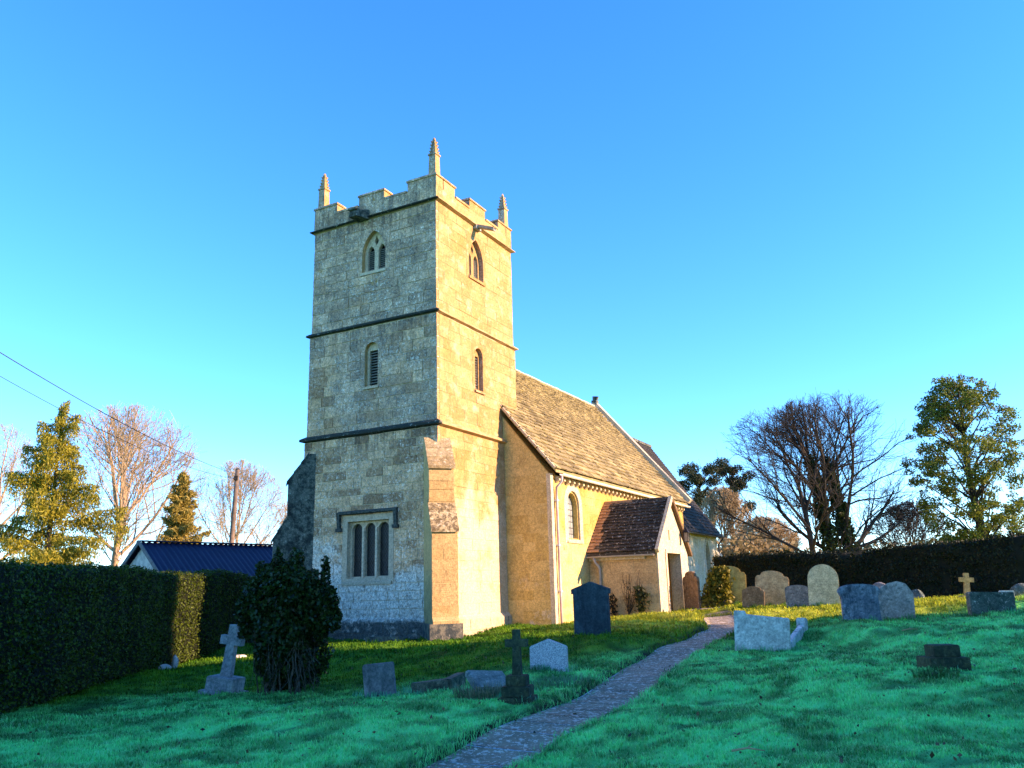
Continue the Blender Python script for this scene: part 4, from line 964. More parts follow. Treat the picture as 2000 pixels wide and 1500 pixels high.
hedge('clipped_hedge', [(-8.3, 3.0), (-8.45, 12.9), (-9.45, 22.2), (-9.5, 31.0)], 1.3, 2.2, 5, 'long dark clipped hedge along the left side with one sunlit strip', (.006, .010, .002), (.095, .135, .006), dens=900, size=.036, far=.05)
hedge('boundary_hedge', [(8.4, 35.2), (12.5, 32.6), (17.2, 29.0), (23, 26.6)], 1.5, [1.75, 1.7, 1.95, 2.1], 6, 'shaded black-green hedge behind the gravestones on the right', (.008, .013, .004), (.02, .03, .008), dens=330, size=.06, lump=.16, far=.05)
hedge('shading_hedge', [(19.3, -24.0), (18.9, 0.0), (18.6, 16.3)], 2.6, [11.6, 11.6, 11.2], 7, 'tall hedge added beyond the right edge of view to shade the foreground', (.012, .02, .006), (.03, .04, .01), dens=60, size=.16, lump=.3)  # unseen hedge added to cast the foreground shade
hedge('low_shading_hedge', [(18.6, 16.4), (18.6, 18.4)], 2.2, [5.3, 5.2], 8, 'lower hedge added outside the view to carry on the shade of the tall one', (.012, .02, .006), (.03, .04, .01), dens=60, size=.16, lump=.25)  # unseen lower hedge added for shade, low enough to leave the hedge strip lit

# ================================================================== TREES
R = np.random.default_rng(9); cluster_tree('shading_tree', (18.7, 19.5, hz(18.7, 19.5)), 7.2, [(R.uniform(-.9, .9), R.uniform(-1.1, 1.0), R.uniform(4.4, 5.7), R.uniform(.5, .7)) for k in range(20)], 9, 'clear-stemmed tree added out of view to shade the foot of the tower', (.015, .025, .008), (.04, .05, .012), size=.12, per=1100, trunk_r=.14, ivy=False)  # unseen tree added, crown height shaped to shade the tower plinth
def gb(px, py, Y): p = at(px, py, Y); return (p[0], p[1], hz(p[0], p[1]))
p = gb(88, 1120, 45); conifer('spruce_tree', p, 12.5, 5.3, 3, 'tall sparse yellow-green spruce standing behind the left hedge', (.12, .13, .012), (.38, .33, .025), n_br=64, per=2100, size=.055, droop=.75, gaps=.30)
p = gb(215, 1120, 60); bare_tree('bare_tree', p, 15.5, 6.3, .36, 11, 'broad leafless tree with sunlit bark between spruce and shed', M_BARKW, M_TWIGP, 'leafless trees behind the left hedge', fork=.16, dens=1.1, twig=.012, lean=(.06, 0), updr=.09)
p = gb(345, 1110, 56); conifer('larch_tree', p, 9.8, 3.0, 4, 'small golden-green conifer behind the shed roof', (.22, .18, .03), (.42, .32, .07), n_br=170, per=620, size=.06, droop=.2, trunk_r=.14)
p = gb(455, 1110, 84); bare_tree('bare_tree', p, 15.0, 5.6, .26, 12, 'leafless pale tree behind the wooden pole', M_BARKW, M_TWIGP, 'leafless trees behind the left hedge', fork=.12, dens=1.1, twig=.013, updr=.09)
p = gb(540, 1110, 95); bare_tree('bare_tree', p, 12, 4.5, .24, 13, 'low leafless tree just left of the dark buttress', M_BARKW, M_TWIGP, 'leafless trees behind the left hedge', fork=.12, dens=.9, twig=.015, updr=.08)
p = gb(-5, 1110, 70); bare_tree('bare_tree', p, 16.5, 5.5, .3, 14, 'leafless pinkish tree at the left edge behind the spruce', M_BARKW, M_TWIGP, 'leafless trees behind the left hedge', fork=.15, dens=.9, twig=.014, updr=.08)
p = gb(1602, 1120, 40); bare_tree('bare_tree', p, 9.5, 4.1, .20, 21, 'leafless dark tree leaning left beside the ivy-clad trunks', M_BARKD, M_TWIG, 'leafless trees behind the right hedge', fork=.16, dens=1.0, twig=.0075, lean=(-.13, 0), updr=.02, nl0=11)
p = gb(1655, 1120, 41); bare_tree('ivy_clad_tree', p, 10.0, 4.5, .28, 22, 'leafless tree with two ivy-clad trunks behind the right hedge', M_BARKD, M_TWIG, 'leafless trees behind the right hedge', fork=.16, dens=1.05, twig=.0075, ntrunk=2, updr=.03, ivy=(.98, 3000), nl0=18, top=.7)
p = gb(1925, 1110, 41)
R = np.random.default_rng(5); cl = []
for k in range(360):
    z = R.uniform(2.2, 10.6); w = 2.9*math.sin(min(1, (11.6-z)/5.0)*PI/2)*(.55+.45*min(1, (z-1.5)/4)); a = R.uniform(0, 2*PI); q = R.uniform(.12, 1)**.5*w
    cl.append((math.cos(a)*q, math.sin(a)*q, z, R.uniform(.22, .48)))
cluster_tree('evergreen_oak', p, 10.8, cl, 6, 'tall evergreen tree with sunlit crown at the right edge', (.04, .07, .012), (.23, .26, .03), size=.07, per=1150)
for (px, Y, Hh, sd, lb) in ((1378, 74, 11.5, 31, 'dark flat-topped pine just right of the chancel roof'), (1440, 78, 12.4, 32, 'dark spreading pine between chancel and leafless trees')):
    p = gb(px, 1110, Y); R = np.random.default_rng(sd); cl = []
    for k in range(20):
        z = Hh*R.uniform(.62, 1.0); a = R.uniform(0, 2*PI); q = R.uniform(.2, 2.6)*(1.15-.5*(z/Hh)); cl.append((math.cos(a)*q, math.sin(a)*q, z, R.uniform(.5, .85)))
    cluster_tree('pine_tree', p, Hh, cl, sd, lb, (.018, .03, .016), (.05, .06, .02), size=.10, per=1300, trunk_r=.22, group='pines beyond the chancel', ivy=False)
p = gb(1420, 1110, 66); bare_tree('bare_tree', p, 8.6, 2.4, .2, 41, 'pink-barked leafless tree beside the chancel corner', M_TWIGP, M_TWIGP, 'leafless trees behind the right hedge', fork=.12, dens=1.1, twig=.018, updr=.12)
p = gb(1500, 1110, 60); bare_tree('bare_tree', p, 5.6, 2.6, .12, 42, 'low leafless thicket tree under the spreading pine', M_TWIGP, M_TWIGP, 'leafless trees behind the right hedge', fork=.05, dens=1.1, twig=.016, updr=.04)
p = gb(1790, 1110, 58); bare_tree('bare_tree', p, 6.2, 3.0, .14, 43, 'low leafless tree between ivy-clad trunks and evergreen', M_BARK, M_TWIG, 'leafless trees behind the right hedge', fork=.08, dens=1.0, twig=.016, updr=.05)
def shrub(name, px, py, Y, rx, rz, seed, label, c1, c2, n=2600, size=.16, group=None):
    p = gb(px, py, Y); R = np.random.default_rng(seed); root = empty(name, p, 0, label, 'shrub', group); W = Wood()
    for k in range(9):
        e = np.array([R.normal()*rx*.5, R.normal()*rx*.4, rz*R.uniform(.6, 1.)]); t = np.linspace(0, 1, 5)[:, None]; W.add(e*t+np.array([0, 0, .0])+R.normal(size=(5, 3))*.03*t, np.linspace(.035, .012, 5), 4)
    u = R.normal(size=(n, 3)); u /= np.linalg.norm(u, axis=1)[:, None]; rr = R.uniform(.1, 1, n)**.5*(1+.25*np.sin(u[:, 0]*6)*np.sin(u[:, 2]*5+2))
    P = u*rr[:, None]*np.array([rx, rx*.8, rz*.55])+np.array([0, 0, rz*.52]); v, f = leaves_np(P, size, 1.6, .2, r=R)
    link('stem', W.mesh('stem'), M_BARK, root); link('foliage', np_mesh('foliage', v, f), foliage(name+'_leaf', c1, c2), root); return root
shrub('evergreen_shrub', 470, 1120, 48, 1.3, 3.4, 51, 'rounded yellow-green shrub right of the wooden pole', (.08, .10, .012), (.16, .16, .02))
shrub('evergreen_shrub', 400, 1120, 50, 1.6, 2.9, 52, 'low green shrub left of the wooden pole', (.07, .09, .014), (.16, .15, .025))
shrub('scrub_bush', 1460, 1115, 52, 3.0, 3.6, 53, 'straw-coloured scrub behind the hedge beside the chancel', (.22, .16, .07), (.34, .26, .12), 3600, .2, 'scrub behind the right hedge')
shrub('scrub_bush', 1700, 1115, 55, 4.2, 3.0, 54, 'greenish scrub behind the hedge right of the ivy-clad trunks', (.10, .10, .04), (.24, .20, .08), 3600, .2, 'scrub behind the right hedge')
shrub('scrub_bush', 1860, 1115, 50, 3.8, 3.2, 55, 'dull green scrub behind the hedge under the evergreen', (.05, .06, .02), (.13, .12, .04), 3600, .2, 'scrub behind the right hedge')
shrub('scrub_bush', 1570, 1115, 56, 3.6, 2.8, 56, 'tawny scrub behind the hedge under the leaning tree', (.17, .13, .06), (.30, .23, .10), 3600, .2, 'scrub behind the right hedge')
shrub('scrub_bush', 60, 1120, 62, 6, 3.2, 57, 'yellowish scrub low behind the spruce', (.20, .17, .05), (.32, .26, .08), 4200, .24, 'scrub behind the left hedge')
shrub('scrub_bush', 290, 1120, 66, 5, 3.4, 58, 'pale scrub low behind the shed gable', (.22, .19, .07), (.30, .26, .12), 4200, .24, 'scrub behind the left hedge')

# ================================================================== SHED, POLE, WIRES
sx, sy = -15.75, 35.2; rd = math.radians(51); sz = hz(sx, sy)
shed = empty('shed', (sx, sy, sz), rd, 'timber shed with dark blue corrugated roof behind the left hedge', 'shed')
SR, SE, SH, SLn = 4.10-sz, 1.9-sz, 3.0, 9.0
M_WANE = simple('grey_waney_boards', (.55, .54, .50), (.34, .34, .33), 5)
mb = MB(); mb.box(.15, SLn, -SH+.2, SH-.2, 0, SE); mb.plate([(-SH+.2, SE-.05), (SH-.2, SE-.05), (0, SR-.2)], [], lambda u, z, d: (.15+d, u, z), 0, .1); mb.plate([(-SH+.2, SE-.05), (SH-.2, SE-.05), (0, SR-.2)], [], lambda u, z, d: (SLn-d, u, z), 0, .1)
mb.build('shed_wall', simple('shed_timber', (.06, .06, .06)), shed)
r = random.Random(5); z = .3
while z < SR-.35:                                       # waney-edge gable boards
    hgt = r.uniform(.22, .30); half = (SH-.14) if z < SE else (SH-.1)*(SR-.12-z)/(SR-SE)
    if half < .12: break
    top = [(u, min(z+hgt+.03+.035*math.sin(u*3.1+z*7)+r.uniform(-.02, .02), SR-.16-abs(u)*(SR-SE)/SH)) for u in np.linspace(half, -half, 9)]
    bot = [(u, z-.03+.03*math.sin(u*2.7+z*5)+r.uniform(-.018, .018)) for u in np.linspace(-half, half, 9)]
    mb = MB(); mb.plate(bot+top, [], lambda u, z, d: (.13-d, u, z), r.uniform(.0, .012), r.uniform(.03, .045)); mb.build('gable_board', M_WANE, shed); z += hgt
M_BLUE = simple('blue_corrugated_steel', (.013, .014, .042), (.018, .019, .052), 2, .5, .05, .3)
for sg in (-1, 1):
    n = 180; us = np.linspace(-.12, SLn+.1, n); V = []
    for u in us:
        b = .028*math.sin(u*2*PI/.26); V += [(u, sg*(SH+.12), SE-.09+b), (u, 0, SR+b)]
    mb = MB(); mb.add(V, [(2*k, 2*k+1, 2*k+3, 2*k+2) for k in range(n-1)]); mb.build('roof_sheet', M_BLUE, shed, True)
mb = MB(); mb.bar((-.14, 0, SR+.04), (SLn+.1, 0, SR+.04), .34, .05); mb.build('ridge_cap', M_BLUE, shed)
for sg in (-1, 1): mb = MB(); mb.bar((-.13, sg*(SH+.14), SE-.12), (-.13, 0, SR+.0), .03, .17); mb.build('bargeboard', simple('grey_bargeboard', (.16, .16, .17)), shed)
p = at(447, 1085, 45.); zt = 8.45
pole = empty('utility_pole', (p[0], p[1], hz(p[0], p[1])), 0, 'leaning wooden utility pole rising behind the shed roof', 'utility pole')
mb = MB(); mb.tube([(0, 0, -.1), (.06, 0, 3), (.15, 0, 6), (.22, 0, zt)], [.15, .14, .125, .11], 10); mb.build('pole_shaft', simple('weathered_pole', (.20, .15, .11), (.11, .085, .065), 3), pole, True)
mb = MB(); mb.tube([(.22, 0, zt-.02), (.22, 0, zt+.05)], [.13, .05], 10); mb.build('pole_cap', M_BARKD, pole)
mb = MB(); mb.box(.1, .3, -.2, -.08, zt-.62, zt-.38); mb.build('cable_box', M_BARKD, pole)
p2 = at(-330, 480, 13.5); 
pole2 = empty('utility_pole', (p2[0], p2[1], hz(p2[0], p2[1])), 0, 'near wooden utility pole out of view beyond the left hedge', 'utility pole')
mb = MB(); mb.tube([(0, 0, -.1), (0, 0, p2[2]+.6-hz(p2[0], p2[1]))], [.15, .11], 10); mb.build('pole_shaft', M_BARK, pole2, True)
top = np.array([p[0]+.22, p[1], hz(p[0], p[1])+zt-.3])
for k, (dz, sag, r_, lb) in enumerate(((0, .75, .013, 'upper overhead cable running from the pole to the upper left'), (-.5, 1.05, .009, 'thin lower overhead cable running from the pole to the upper left'))):
    a = p2+np.array([0, 0, dz]); b = top+np.array([0, 0, dz*.5]); t = np.linspace(0, 1, 30)[:, None]; q = a*(1-t)+b*t; q[:, 2] -= sag*4*(t*(1-t))[:, 0]*.6
    mb = MB(); mb.tube([tuple(x) for x in q], r_, 5); o = mb.build('overhead_cable', simple('black_cable', (.05, .05, .06), bump=0)); tag(o, lb, 'cable')

# ================================================================== GRAVESTONES
def grave_mat(name, c1, c2, spots=None, sp=.0, dark=None, dk=0., scale=1., rough=.85, wash=None, worn=0):
    m = NT(name); v = m.obj(); c = m.mix(m.ramp(m.noise(v, 3*scale, 5, .7), .35, .65), c1, c2)
    if dark: c = m.mix(m.mul(m.ramp(m.noise(v, 5*scale, 6, .75), .5, .64), dk), c, dark)
    if spots: c = m.mix(m.mul(m.ramp(m.noise(v, 17*scale, 4, .8), .58, .66), sp), c, spots)
    if worn:                                            # worn rows of cut letters, no longer legible
        s_ = m.sep(v); row = m.ramp(m.math('PINGPONG', s_[2], .035), .016, .022); cut = m.ramp(m.noise(m.n('Mapping', {'Vector': v, 'Scale': (1, 70, 14)}).outputs[0], 1, 2, .5), .5, .58)
        inside = m.mul(m.ramp(s_[2], .28, .34), m.mul(m.ramp(s_[2], .86, .80), m.ramp(m.math('ABSOLUTE', s_[1]), .33, .27)))
        c = m.mix(m.mul(m.mul(m.mul(row, cut), inside), worn), c, tuple(x*.35 for x in c1))
    if wash:                                            # streaks that run down the face
        st = m.n('Mapping', {'Vector': v, 'Scale': (9, 9, 1.2)}).outputs[0]; c = m.mix(m.mul(m.ramp(m.noise(st, 1, 4, .6), .45, .65), .7), c, wash)
    c = m.scl(c, m.math('ADD', m.mul(m.ramp(m.noise(v, 22, 5, .9), .36, .64, -1., 1.), .26), m.ramp(m.noise(v, 4.5, 5, .75), .33, .67, .72, 1.28)))
    m.bump(m.noise(v, 24, 5, .7), .8, .02); return m.done(c, rough)
def outline(kind, w, hh):
    a = w/2
    if kind == 'pediment': return [(-a, 0), (a, 0), (a, hh*.80), (a*1.10, hh*.80), (a*1.10, hh*.88), (0, hh), (-a*1.10, hh*.88), (-a*1.10, hh*.80), (-a, hh*.80)]
    if kind == 'point': return [(-a, 0), (a, 0), (a, hh*.80), (0, hh), (-a, hh*.80)]
    if kind == 'round': return [(-a, 0), (a, 0), (a, hh-a*.98)] + [(a*math.cos(PI*k/14), hh-a*.98+a*.98*math.sin(PI*k/14)) for k in range(1, 14)] + [(-a, hh-a*.98)]
    if kind == 'low_arch': return [(-a, 0), (a, 0), (a, hh*.86)] + [(a*math.cos(PI*k/12), hh*.86+hh*.14*math.sin(PI*k/12)) for k in range(1, 12)] + [(-a, hh*.86)]
    if kind == 'shoulder':
        return [(-a, 0), (a, 0), (a, hh*.80), (a*.90, hh*.865), (a*.70, hh*.87)] + [(a*.66*math.cos(PI*k/12), hh*.90+hh*.10*math.sin(PI*k/12)) for k in range(1, 12)] + [(-a*.70, hh*.87), (-a*.90, hh*.865), (-a, hh*.80)]
    if kind == 'flared': return [(-a, 0), (a, 0), (a, hh*.10), (a*.86, hh*.18), (a*.83, hh*.70), (a*.97, hh*.82), (a*.95, hh*.88)] + [(a*.92*math.cos(PI*k/12), hh*.88+hh*.12*math.sin(PI*k/12)) for k in range(1, 12)] + [(-a*.95, hh*.88), (-a*.97, hh*.82), (-a*.83, hh*.70), (-a*.86, hh*.18), (-a, hh*.10)]
    if kind == 'rough': return [(-a, 0), (a, 0), (a*1.02, hh*.55), (a*.78, hh*.84), (a*.35, hh*.94), (-a*.1, hh), (-a*.55, hh*.96), (-a*.95, hh*.75), (-a*1.0, hh*.3)]
    if kind == 'step': return [(-a, 0), (a, 0), (a, hh*1.0), (a*.60, hh*1.0), (a*.58, hh*.93), (-a*.2, hh*.90), (-a*.96, hh*.885), (-a, hh*.86)]
    if kind == 'slab': return [(-a, 0), (a, 0), (a, hh*.97), (a*.85, hh), (-a, hh*.995)]
def bevelled(mb_or_me, off=.012):
    me = mb_or_me; bm = bmesh.new(); bm.from_mesh(me); bmesh.ops.dissolve_limit(bm, angle_limit=.02, verts=bm.verts, edges=bm.edges)
    ed = [e for e in bm.edges if len(e.link_faces) == 2 and e.calc_face_angle(0) > .6]
    bmesh.ops.bevel(bm, geom=ed, offset=off, segments=2, affect='EDGES', clamp_overlap=True); bm.to_mesh(me); bm.free(); return me
def gpos(px, py, Y=None):
    if Y is None: q = hit(px, py); return (q[0], q[1], hz(q[0], q[1]))
    q = at(px, py, Y); return (q[0], q[1], hz(q[0], q[1]))
def headstone(px, py, Y, kind, w, hh, th, label, mat, dyaw=0., lean=0., side=0., sink=.12, extra=None, name='headstone', group='headstones in the churchyard', panel=False):
    loc = gpos(px, py, Y); mb = MB(); L = outline(kind, w, hh+sink)
    mb.plate(L, [], lambda u, z, d: (d, u, z-sink), -th/2, th/2); me = bevelled(mb.mesh(name)); o = link(name, me, mat)
    o.rotation_euler = (side, lean, RZ+dyaw); o.location = loc; tag(o, label, 'headstone', group)
    if extra: extra(o)
    return o
G_DARK = grave_mat('dark_slate_stone', (.030, .048, .055), (.05, .072, .08), wash=(.02, .03, .035))
G_SLATE = grave_mat('blue_slate', (.13, .14, .15), (.24, .25, .25), wash=(.08, .085, .085))
G_GRAN = NT('speckled_granite'); v = G_GRAN.obj(); sp_ = G_GRAN.noise(v, 60, 3, .8); cc = G_GRAN.mix(G_GRAN.ramp(sp_, .42, .58), (.26, .28, .31), (.68, .68, .68)); G_GRAN.bump(sp_, .3); G_GRAN = G_GRAN.done(cc, .6)
G_PALE = grave_mat('pale_grey_stone', (.56, .54, .48), (.74, .70, .62), (.14, .15, .13), .7, (.24, .25, .21), .5, wash=(.42, .42, .38))
G_BROWN = grave_mat('brown_sandstone', (.42, .29, .14), (.54, .40, .21), (.20, .14, .08), .7, (.27, .19, .11), .5, worn=.4)
G_BROWN2 = grave_mat('dark_brown_stone', (.17, .11, .055), (.25, .17, .09), (.40, .34, .24), .6, (.06, .04, .025), .6)
G_RED = grave_mat('rusty_brown_stone', (.20, .115, .055), (.27, .165, .085), (.50, .42, .34), .5, (.06, .035, .02), .7)
G_GREYD = grave_mat('mottled_grey_stone', (.17, .165, .155), (.26, .24, .22), (.5, .48, .43), .7, (.04, .04, .04), .7)
G_OLIVE = grave_mat('pale_olive_stone', (.50, .44, .26), (.58, .51, .31), None, 0, (.40, .34, .2), .5, worn=.55)
G_BLUE = grave_mat('navy_stained_stone', (.12, .145, .18), (.26, .29, .32), (.46, .48, .5), .4, (.03, .035, .05), .8, wash=(.04, .05, .07), worn=.5)
G_LICH = grave_mat('lichened_stone', (.38, .30, .25), (.52, .40, .33), (.75, .68, .6), .6, (.13, .12, .11), .8)
G_GREEN = grave_mat('mossy_green_stone', (.028, .045, .028), (.07, .085, .04), (.18, .20, .14), .4, (.012, .016, .014), .6)
G_ROUGH = grave_mat('moss_lichen_stone', (.05, .075, .06), (.12, .145, .12), (.55, .56, .5), .75, (.015, .02, .018), .6)
G_YEL = grave_mat('yellow_lichen_stone', (.30, .24, .09), (.36, .30, .14), (.16, .13, .07), .5)
G_OCHRE = grave_mat('ochre_stone', (.38, .25, .06), (.46, .33, .10), (.16, .11, .04), .5)
headstone(1158, 1245, None, 'pediment', .86, 1.24, .10, 'tall dark slate headstone with pointed top in front of the porch', G_DARK)
headstone(1073, 1312, None, 'point', .66, .52, .09, 'small speckled blue-grey granite headstone with shallow point', G_GRAN, dyaw=.25)
headstone(744, 1363, None, 'slab', .50, .52, .09, 'small leaning blue slate headstone alone on the left lawn', G_SLATE, side=-.09, lean=-.05, dyaw=.28)
headstone(1490, 1272, None, 'step', 1.04, .74, .13, 'wide pale grey headstone seen from behind with kerb beside the path', G_PALE, side=.06, lean=-.04, dyaw=.08)
headstone(1684, 1215, None, 'flared', .93, .80, .12, 'navy-stained wide headstone with curved top and flared foot', G_BLUE, dyaw=.35)
headstone(1750, 1209, None, 'rough', .80, .84, .12, 'leaning mottled lichened headstone behind the navy one', G_LICH, side=.10, lean=.05, dyaw=.3)
headstone(1611, 1186, 25., 'round', .86, 1.17, .10, 'round-topped pale olive headstone against the dark hedge', G_OLIVE, side=.05, dyaw=.15)
headstone(1508, 1182, 27., 'shoulder', 1.02, 1.10, .12, 'broad brown headstone with curved shoulders near the chancel', G_BROWN, side=.09, dyaw=.15)
headstone(1560, 1188, 25.3, 'low_arch', .68, .66, .11, 'small mottled grey headstone left of the round-topped one', G_GREYD, dyaw=.15)
headstone(1471, 1181, 26.4, 'shoulder', .66, .64, .10, 'small dark brown headstone in front of the ivy-covered one', G_BROWN2, side=.08, dyaw=.1)
headstone(1353, 1180, 28.6, 'shoulder', .80, 1.24, .10, 'rusty brown headstone standing right beside the porch', G_RED, dyaw=-.62)
iv = headstone(1425, 1179, 28.2, 'shoulder', 1.10, 1.30, .12, 'ochre headstone half smothered in ivy beside the chancel wall', G_OCHRE, side=.05, dyaw=.2)
headstone(1938, 1200, None, 'slab', .92, .46, .28, 'low rough mossy stone near the right edge of the lawn', G_ROUGH, side=.03, dyaw=.3)
headstone(1968, 1172, 21.8, 'slab', .34, .24, .10, 'tiny grey stone behind the low rough mossy one', G_PALE, dyaw=.2)
# kerbs of the pale headstone
q = np.array(gpos(1490, 1272)); n3 = np.array([NV[0], NV[1]]); e3 = np.array([EV[0], EV[1]])
for sg, nm in ((-1, 'right'), (1, 'left')):
    a = q[:2] + n3*sg*.46 + e3*.12; b = a + e3*1.75; mb = MB(); za, zb = hz(*a), hz(*b)
    mb.bar((a[0], a[1], za+.03), (b[0], b[1], zb+.03), .13, .22); o = link('grave_kerb', bevelled(mb.mesh('grave_kerb'), .015), G_PALE); tag(o, f'{nm} pale stone kerb running back from the wide pale headstone', 'grave kerb', 'kerbs of the pale grave')
    if sg == -1:
        mb = MB(); mb.box(-.11, .11, -.10, .10, -.1, .27); o = link('kerb_post', bevelled(mb.mesh('kerb_post'), .02), G_PALE); o.location = (b[0], b[1], zb); o.rotation_euler = (.03, .05, RZ); tag(o, 'short pale corner post at the far end of the grave kerb', 'corner post')
# crosses
def cross(px, py, Y, hgt, arm, aw, th, mat, label, steps, side=0., lean=0., dyaw=0., shaft_taper=.7, name='cross_monument'):
    loc = gpos(px, py, Y); root = empty(name, loc, RZ+dyaw, label, 'cross', 'stone crosses in the churchyard'); root.rotation_euler = (side, lean, RZ+dyaw); z = -.08
    for (sx_, sy_, sh_) in steps:
        mb = MB(); mb.box(-sx_/2, sx_/2, -sy_/2, sy_/2, z, z+sh_); link('plinth_step', bevelled(mb.mesh('plinth_step'), .012), mat, root); z += sh_ - .002
    top = z+hgt; ca = z+hgt*.70; k = aw/2; t = shaft_taper; ar = arm/2
    L = [(-k/t*.9, z-.01), (k/t*.9, z-.01), (k, ca-k), (ar, ca-k), (ar, ca+k), (k, ca+k), (k*.97, top), (-k*.97, top), (-k, ca+k), (-ar, ca+k), (-ar, ca-k), (-k, ca-k)]
    mb = MB(); mb.plate(L, [], lambda u, z, d: (d, u, z), -th/2, th/2); link('cross', bevelled(mb.mesh('cross'), .01), mat, root); return root
G_CROSSB = grave_mat('grey_blue_cross', (.26, .28, .29), (.38, .39, .38), (.55, .54, .5), .5, (.10, .11, .11), .5)
cross(437, 1355, None, .90, .42, .155, .13, G_CROSSB, 'leaning grey stone cross on stepped base near the left hedge', [(.60, .68, .13), (.46, .52, .24)], side=.13, dyaw=.3)
cross(1012, 1370, None, .60, .31, .10, .10, G_GREEN, 'small green mossy cross on three dark steps beside the path', [(.44, .46, .15), (.36, .38, .14), (.26, .28, .14)], dyaw=.25)
cross(1890, 1168, 24., .62, .37, .125, .11, G_YEL, 'small yellow lichened cross in front of the right hedge', [(.36, .36, .16)], side=.07, dyaw=.35)
# stump of a two-step base
loc = gpos(1845, 1313); rt = empty('plinth_stump', loc, RZ+.45, 'dark two-tier stone plinth left without its cross on the right lawn', 'plinth')
mb = MB(); mb.box(-.24, .24, -.27, .27, -.1, .20); link('lower_block', bevelled(mb.mesh('lower_block'), .012), G_GREEN, rt)
mb = MB(); mb.box(-.16, .16, -.19, .17, .20, .36); ub = link('upper_block', bevelled(mb.mesh('upper_block'), .012), G_GREEN, rt)
# grave kerb and tilted ledger by the small cross
G_KERB = grave_mat('old_kerb_stone', (.085, .085, .055), (.16, .15, .10), (.30, .29, .22), .6, (.03, .03, .022), .6)
a = hit(806, 1360); b = hit(872, 1352); c_ = hit(902, 1338)
for (u_, w_, lb, nm) in ((a, b, 'dark front kerb stone lying in the lawn left of the ledger', 'grave_kerb'), (b, c_, 'short pale kerb stone lying against the dark front kerb', 'grave_kerb')):
    mb = MB(); d = (w_-u_)/np.linalg.norm(w_-u_)*.01; mb.bar(tuple(u_+d+[0, 0, .06]), tuple(w_-d+[0, 0, .07]), .16, .26); o = link(nm, bevelled(mb.mesh(nm), .015), G_KERB); tag(o, lb, 'grave kerb', 'old kerb stones')
loc = gpos(955, 1362); mb = MB(); mb.box(-.30, .30, -.28, .24, -.05, .06); o = link('ledger_stone', bevelled(mb.mesh('ledger_stone'), .018), grave_mat('grey_ledger', (.17, .18, .15), (.26, .27, .23), (.42, .44, .40), .6, (.06, .07, .05), .6))
o.location = (loc[0]+.0, loc[1]+.12, loc[2]+.20); o.rotation_euler = (.42, .08, .45); tag(o, 'tilted grey ledger slab half buried in long grass by the small cross', 'ledger stone')
# drain surround at the tower foot, odd stones, twigs
q = ch(-.95, 1.0); mb = MB(); mb.box(-.3, .02, -.55, .4, -.1, .12); mb.box(-.36, -.28, -.6, .45, -.1, .16); o = mb.build('drain_surround', S_PL); o.location = (q[0], q[1], hz(q[0], q[1])-.02); o.rotation_euler = (0, 0, RZ); tag(o, 'low stone drain surround at the foot of the tower', 'drain')
def boulder(px, py, Y, s, label, mat, seed, name='loose_stone', cat='stone', group=None):
    bm = bmesh.new(); bmesh.ops.create_icosphere(bm, subdivisions=3, radius=1); R = np.random.default_rng(seed); ks = R.normal(size=(7, 3)); ds = R.uniform(.55, .85, 7)
    for v in bm.verts:
        p_ = np.array(v.co)
        for k, d in zip(ks, ds):
            kk = k/np.linalg.norm(k); e = p_@kk-d
            if e > 0: p_ -= kk*e*.85
        v.co = Vector(p_*np.array(s))
    me = bpy.data.meshes.new(name); bm.to_mesh(me); bm.free(); o = link(name, me, mat); l = gpos(px, py, Y); o.location = (l[0], l[1], l[2]+s[2]*.4); o.rotation_euler = (0, .1, R.uniform(0, 3)); tag(o, label, cat, group); return o
G_PS = simple('pale_loose_stone', (.52, .42, .36), (.38, .33, .28), 6)
boulder(340, 1301, 21.6, (.10, .14, .24), 'pale upright stone at the foot of the sunlit hedge strip', G_PS, 1)
boulder(322, 1303, 21.0, (.16, .10, .10), 'small pale stone left of the upright stone under the hedge', G_PS, 2)
boulder(472, 1268, 23.0, (.24, .12, .08), 'pale flat stone behind the leaning grey cross', G_PALE, 4)
boulder(1828, 1325, None, (.05, .08, .03), 'small stone chip left of the two-tier plinth', G_ROUGH, 5, group='stone chips by the plinth')
boulder(1893, 1306, None, (.09, .12, .04), 'flat stone chip right of the two-tier plinth', G_ROUGH, 6, group='stone chips by the plinth')
boulder(1720, 1158, 26., (.35, .3, .42), 'shadowed rubble block behind the leaning lichened headstone', G_GREYD, 7, group='rubble before the right hedge')
boulder(1785, 1168, 26.5, (.55, .3, .30), 'low shadowed rubble block right of the leaning lichened headstone', G_ROUGH, 8, group='rubble before the right hedge')
boulder(1995, 1160, 23.5, (.28, .3, .30), 'blue-grey rubble block at the right edge below the hedge', G_ROUGH, 9, group='rubble before the right hedge')
boulder(1648, 1180, 26, (.16, .1, .16), 'pale broken stone between round-topped and navy headstones', G_PALE, 10)

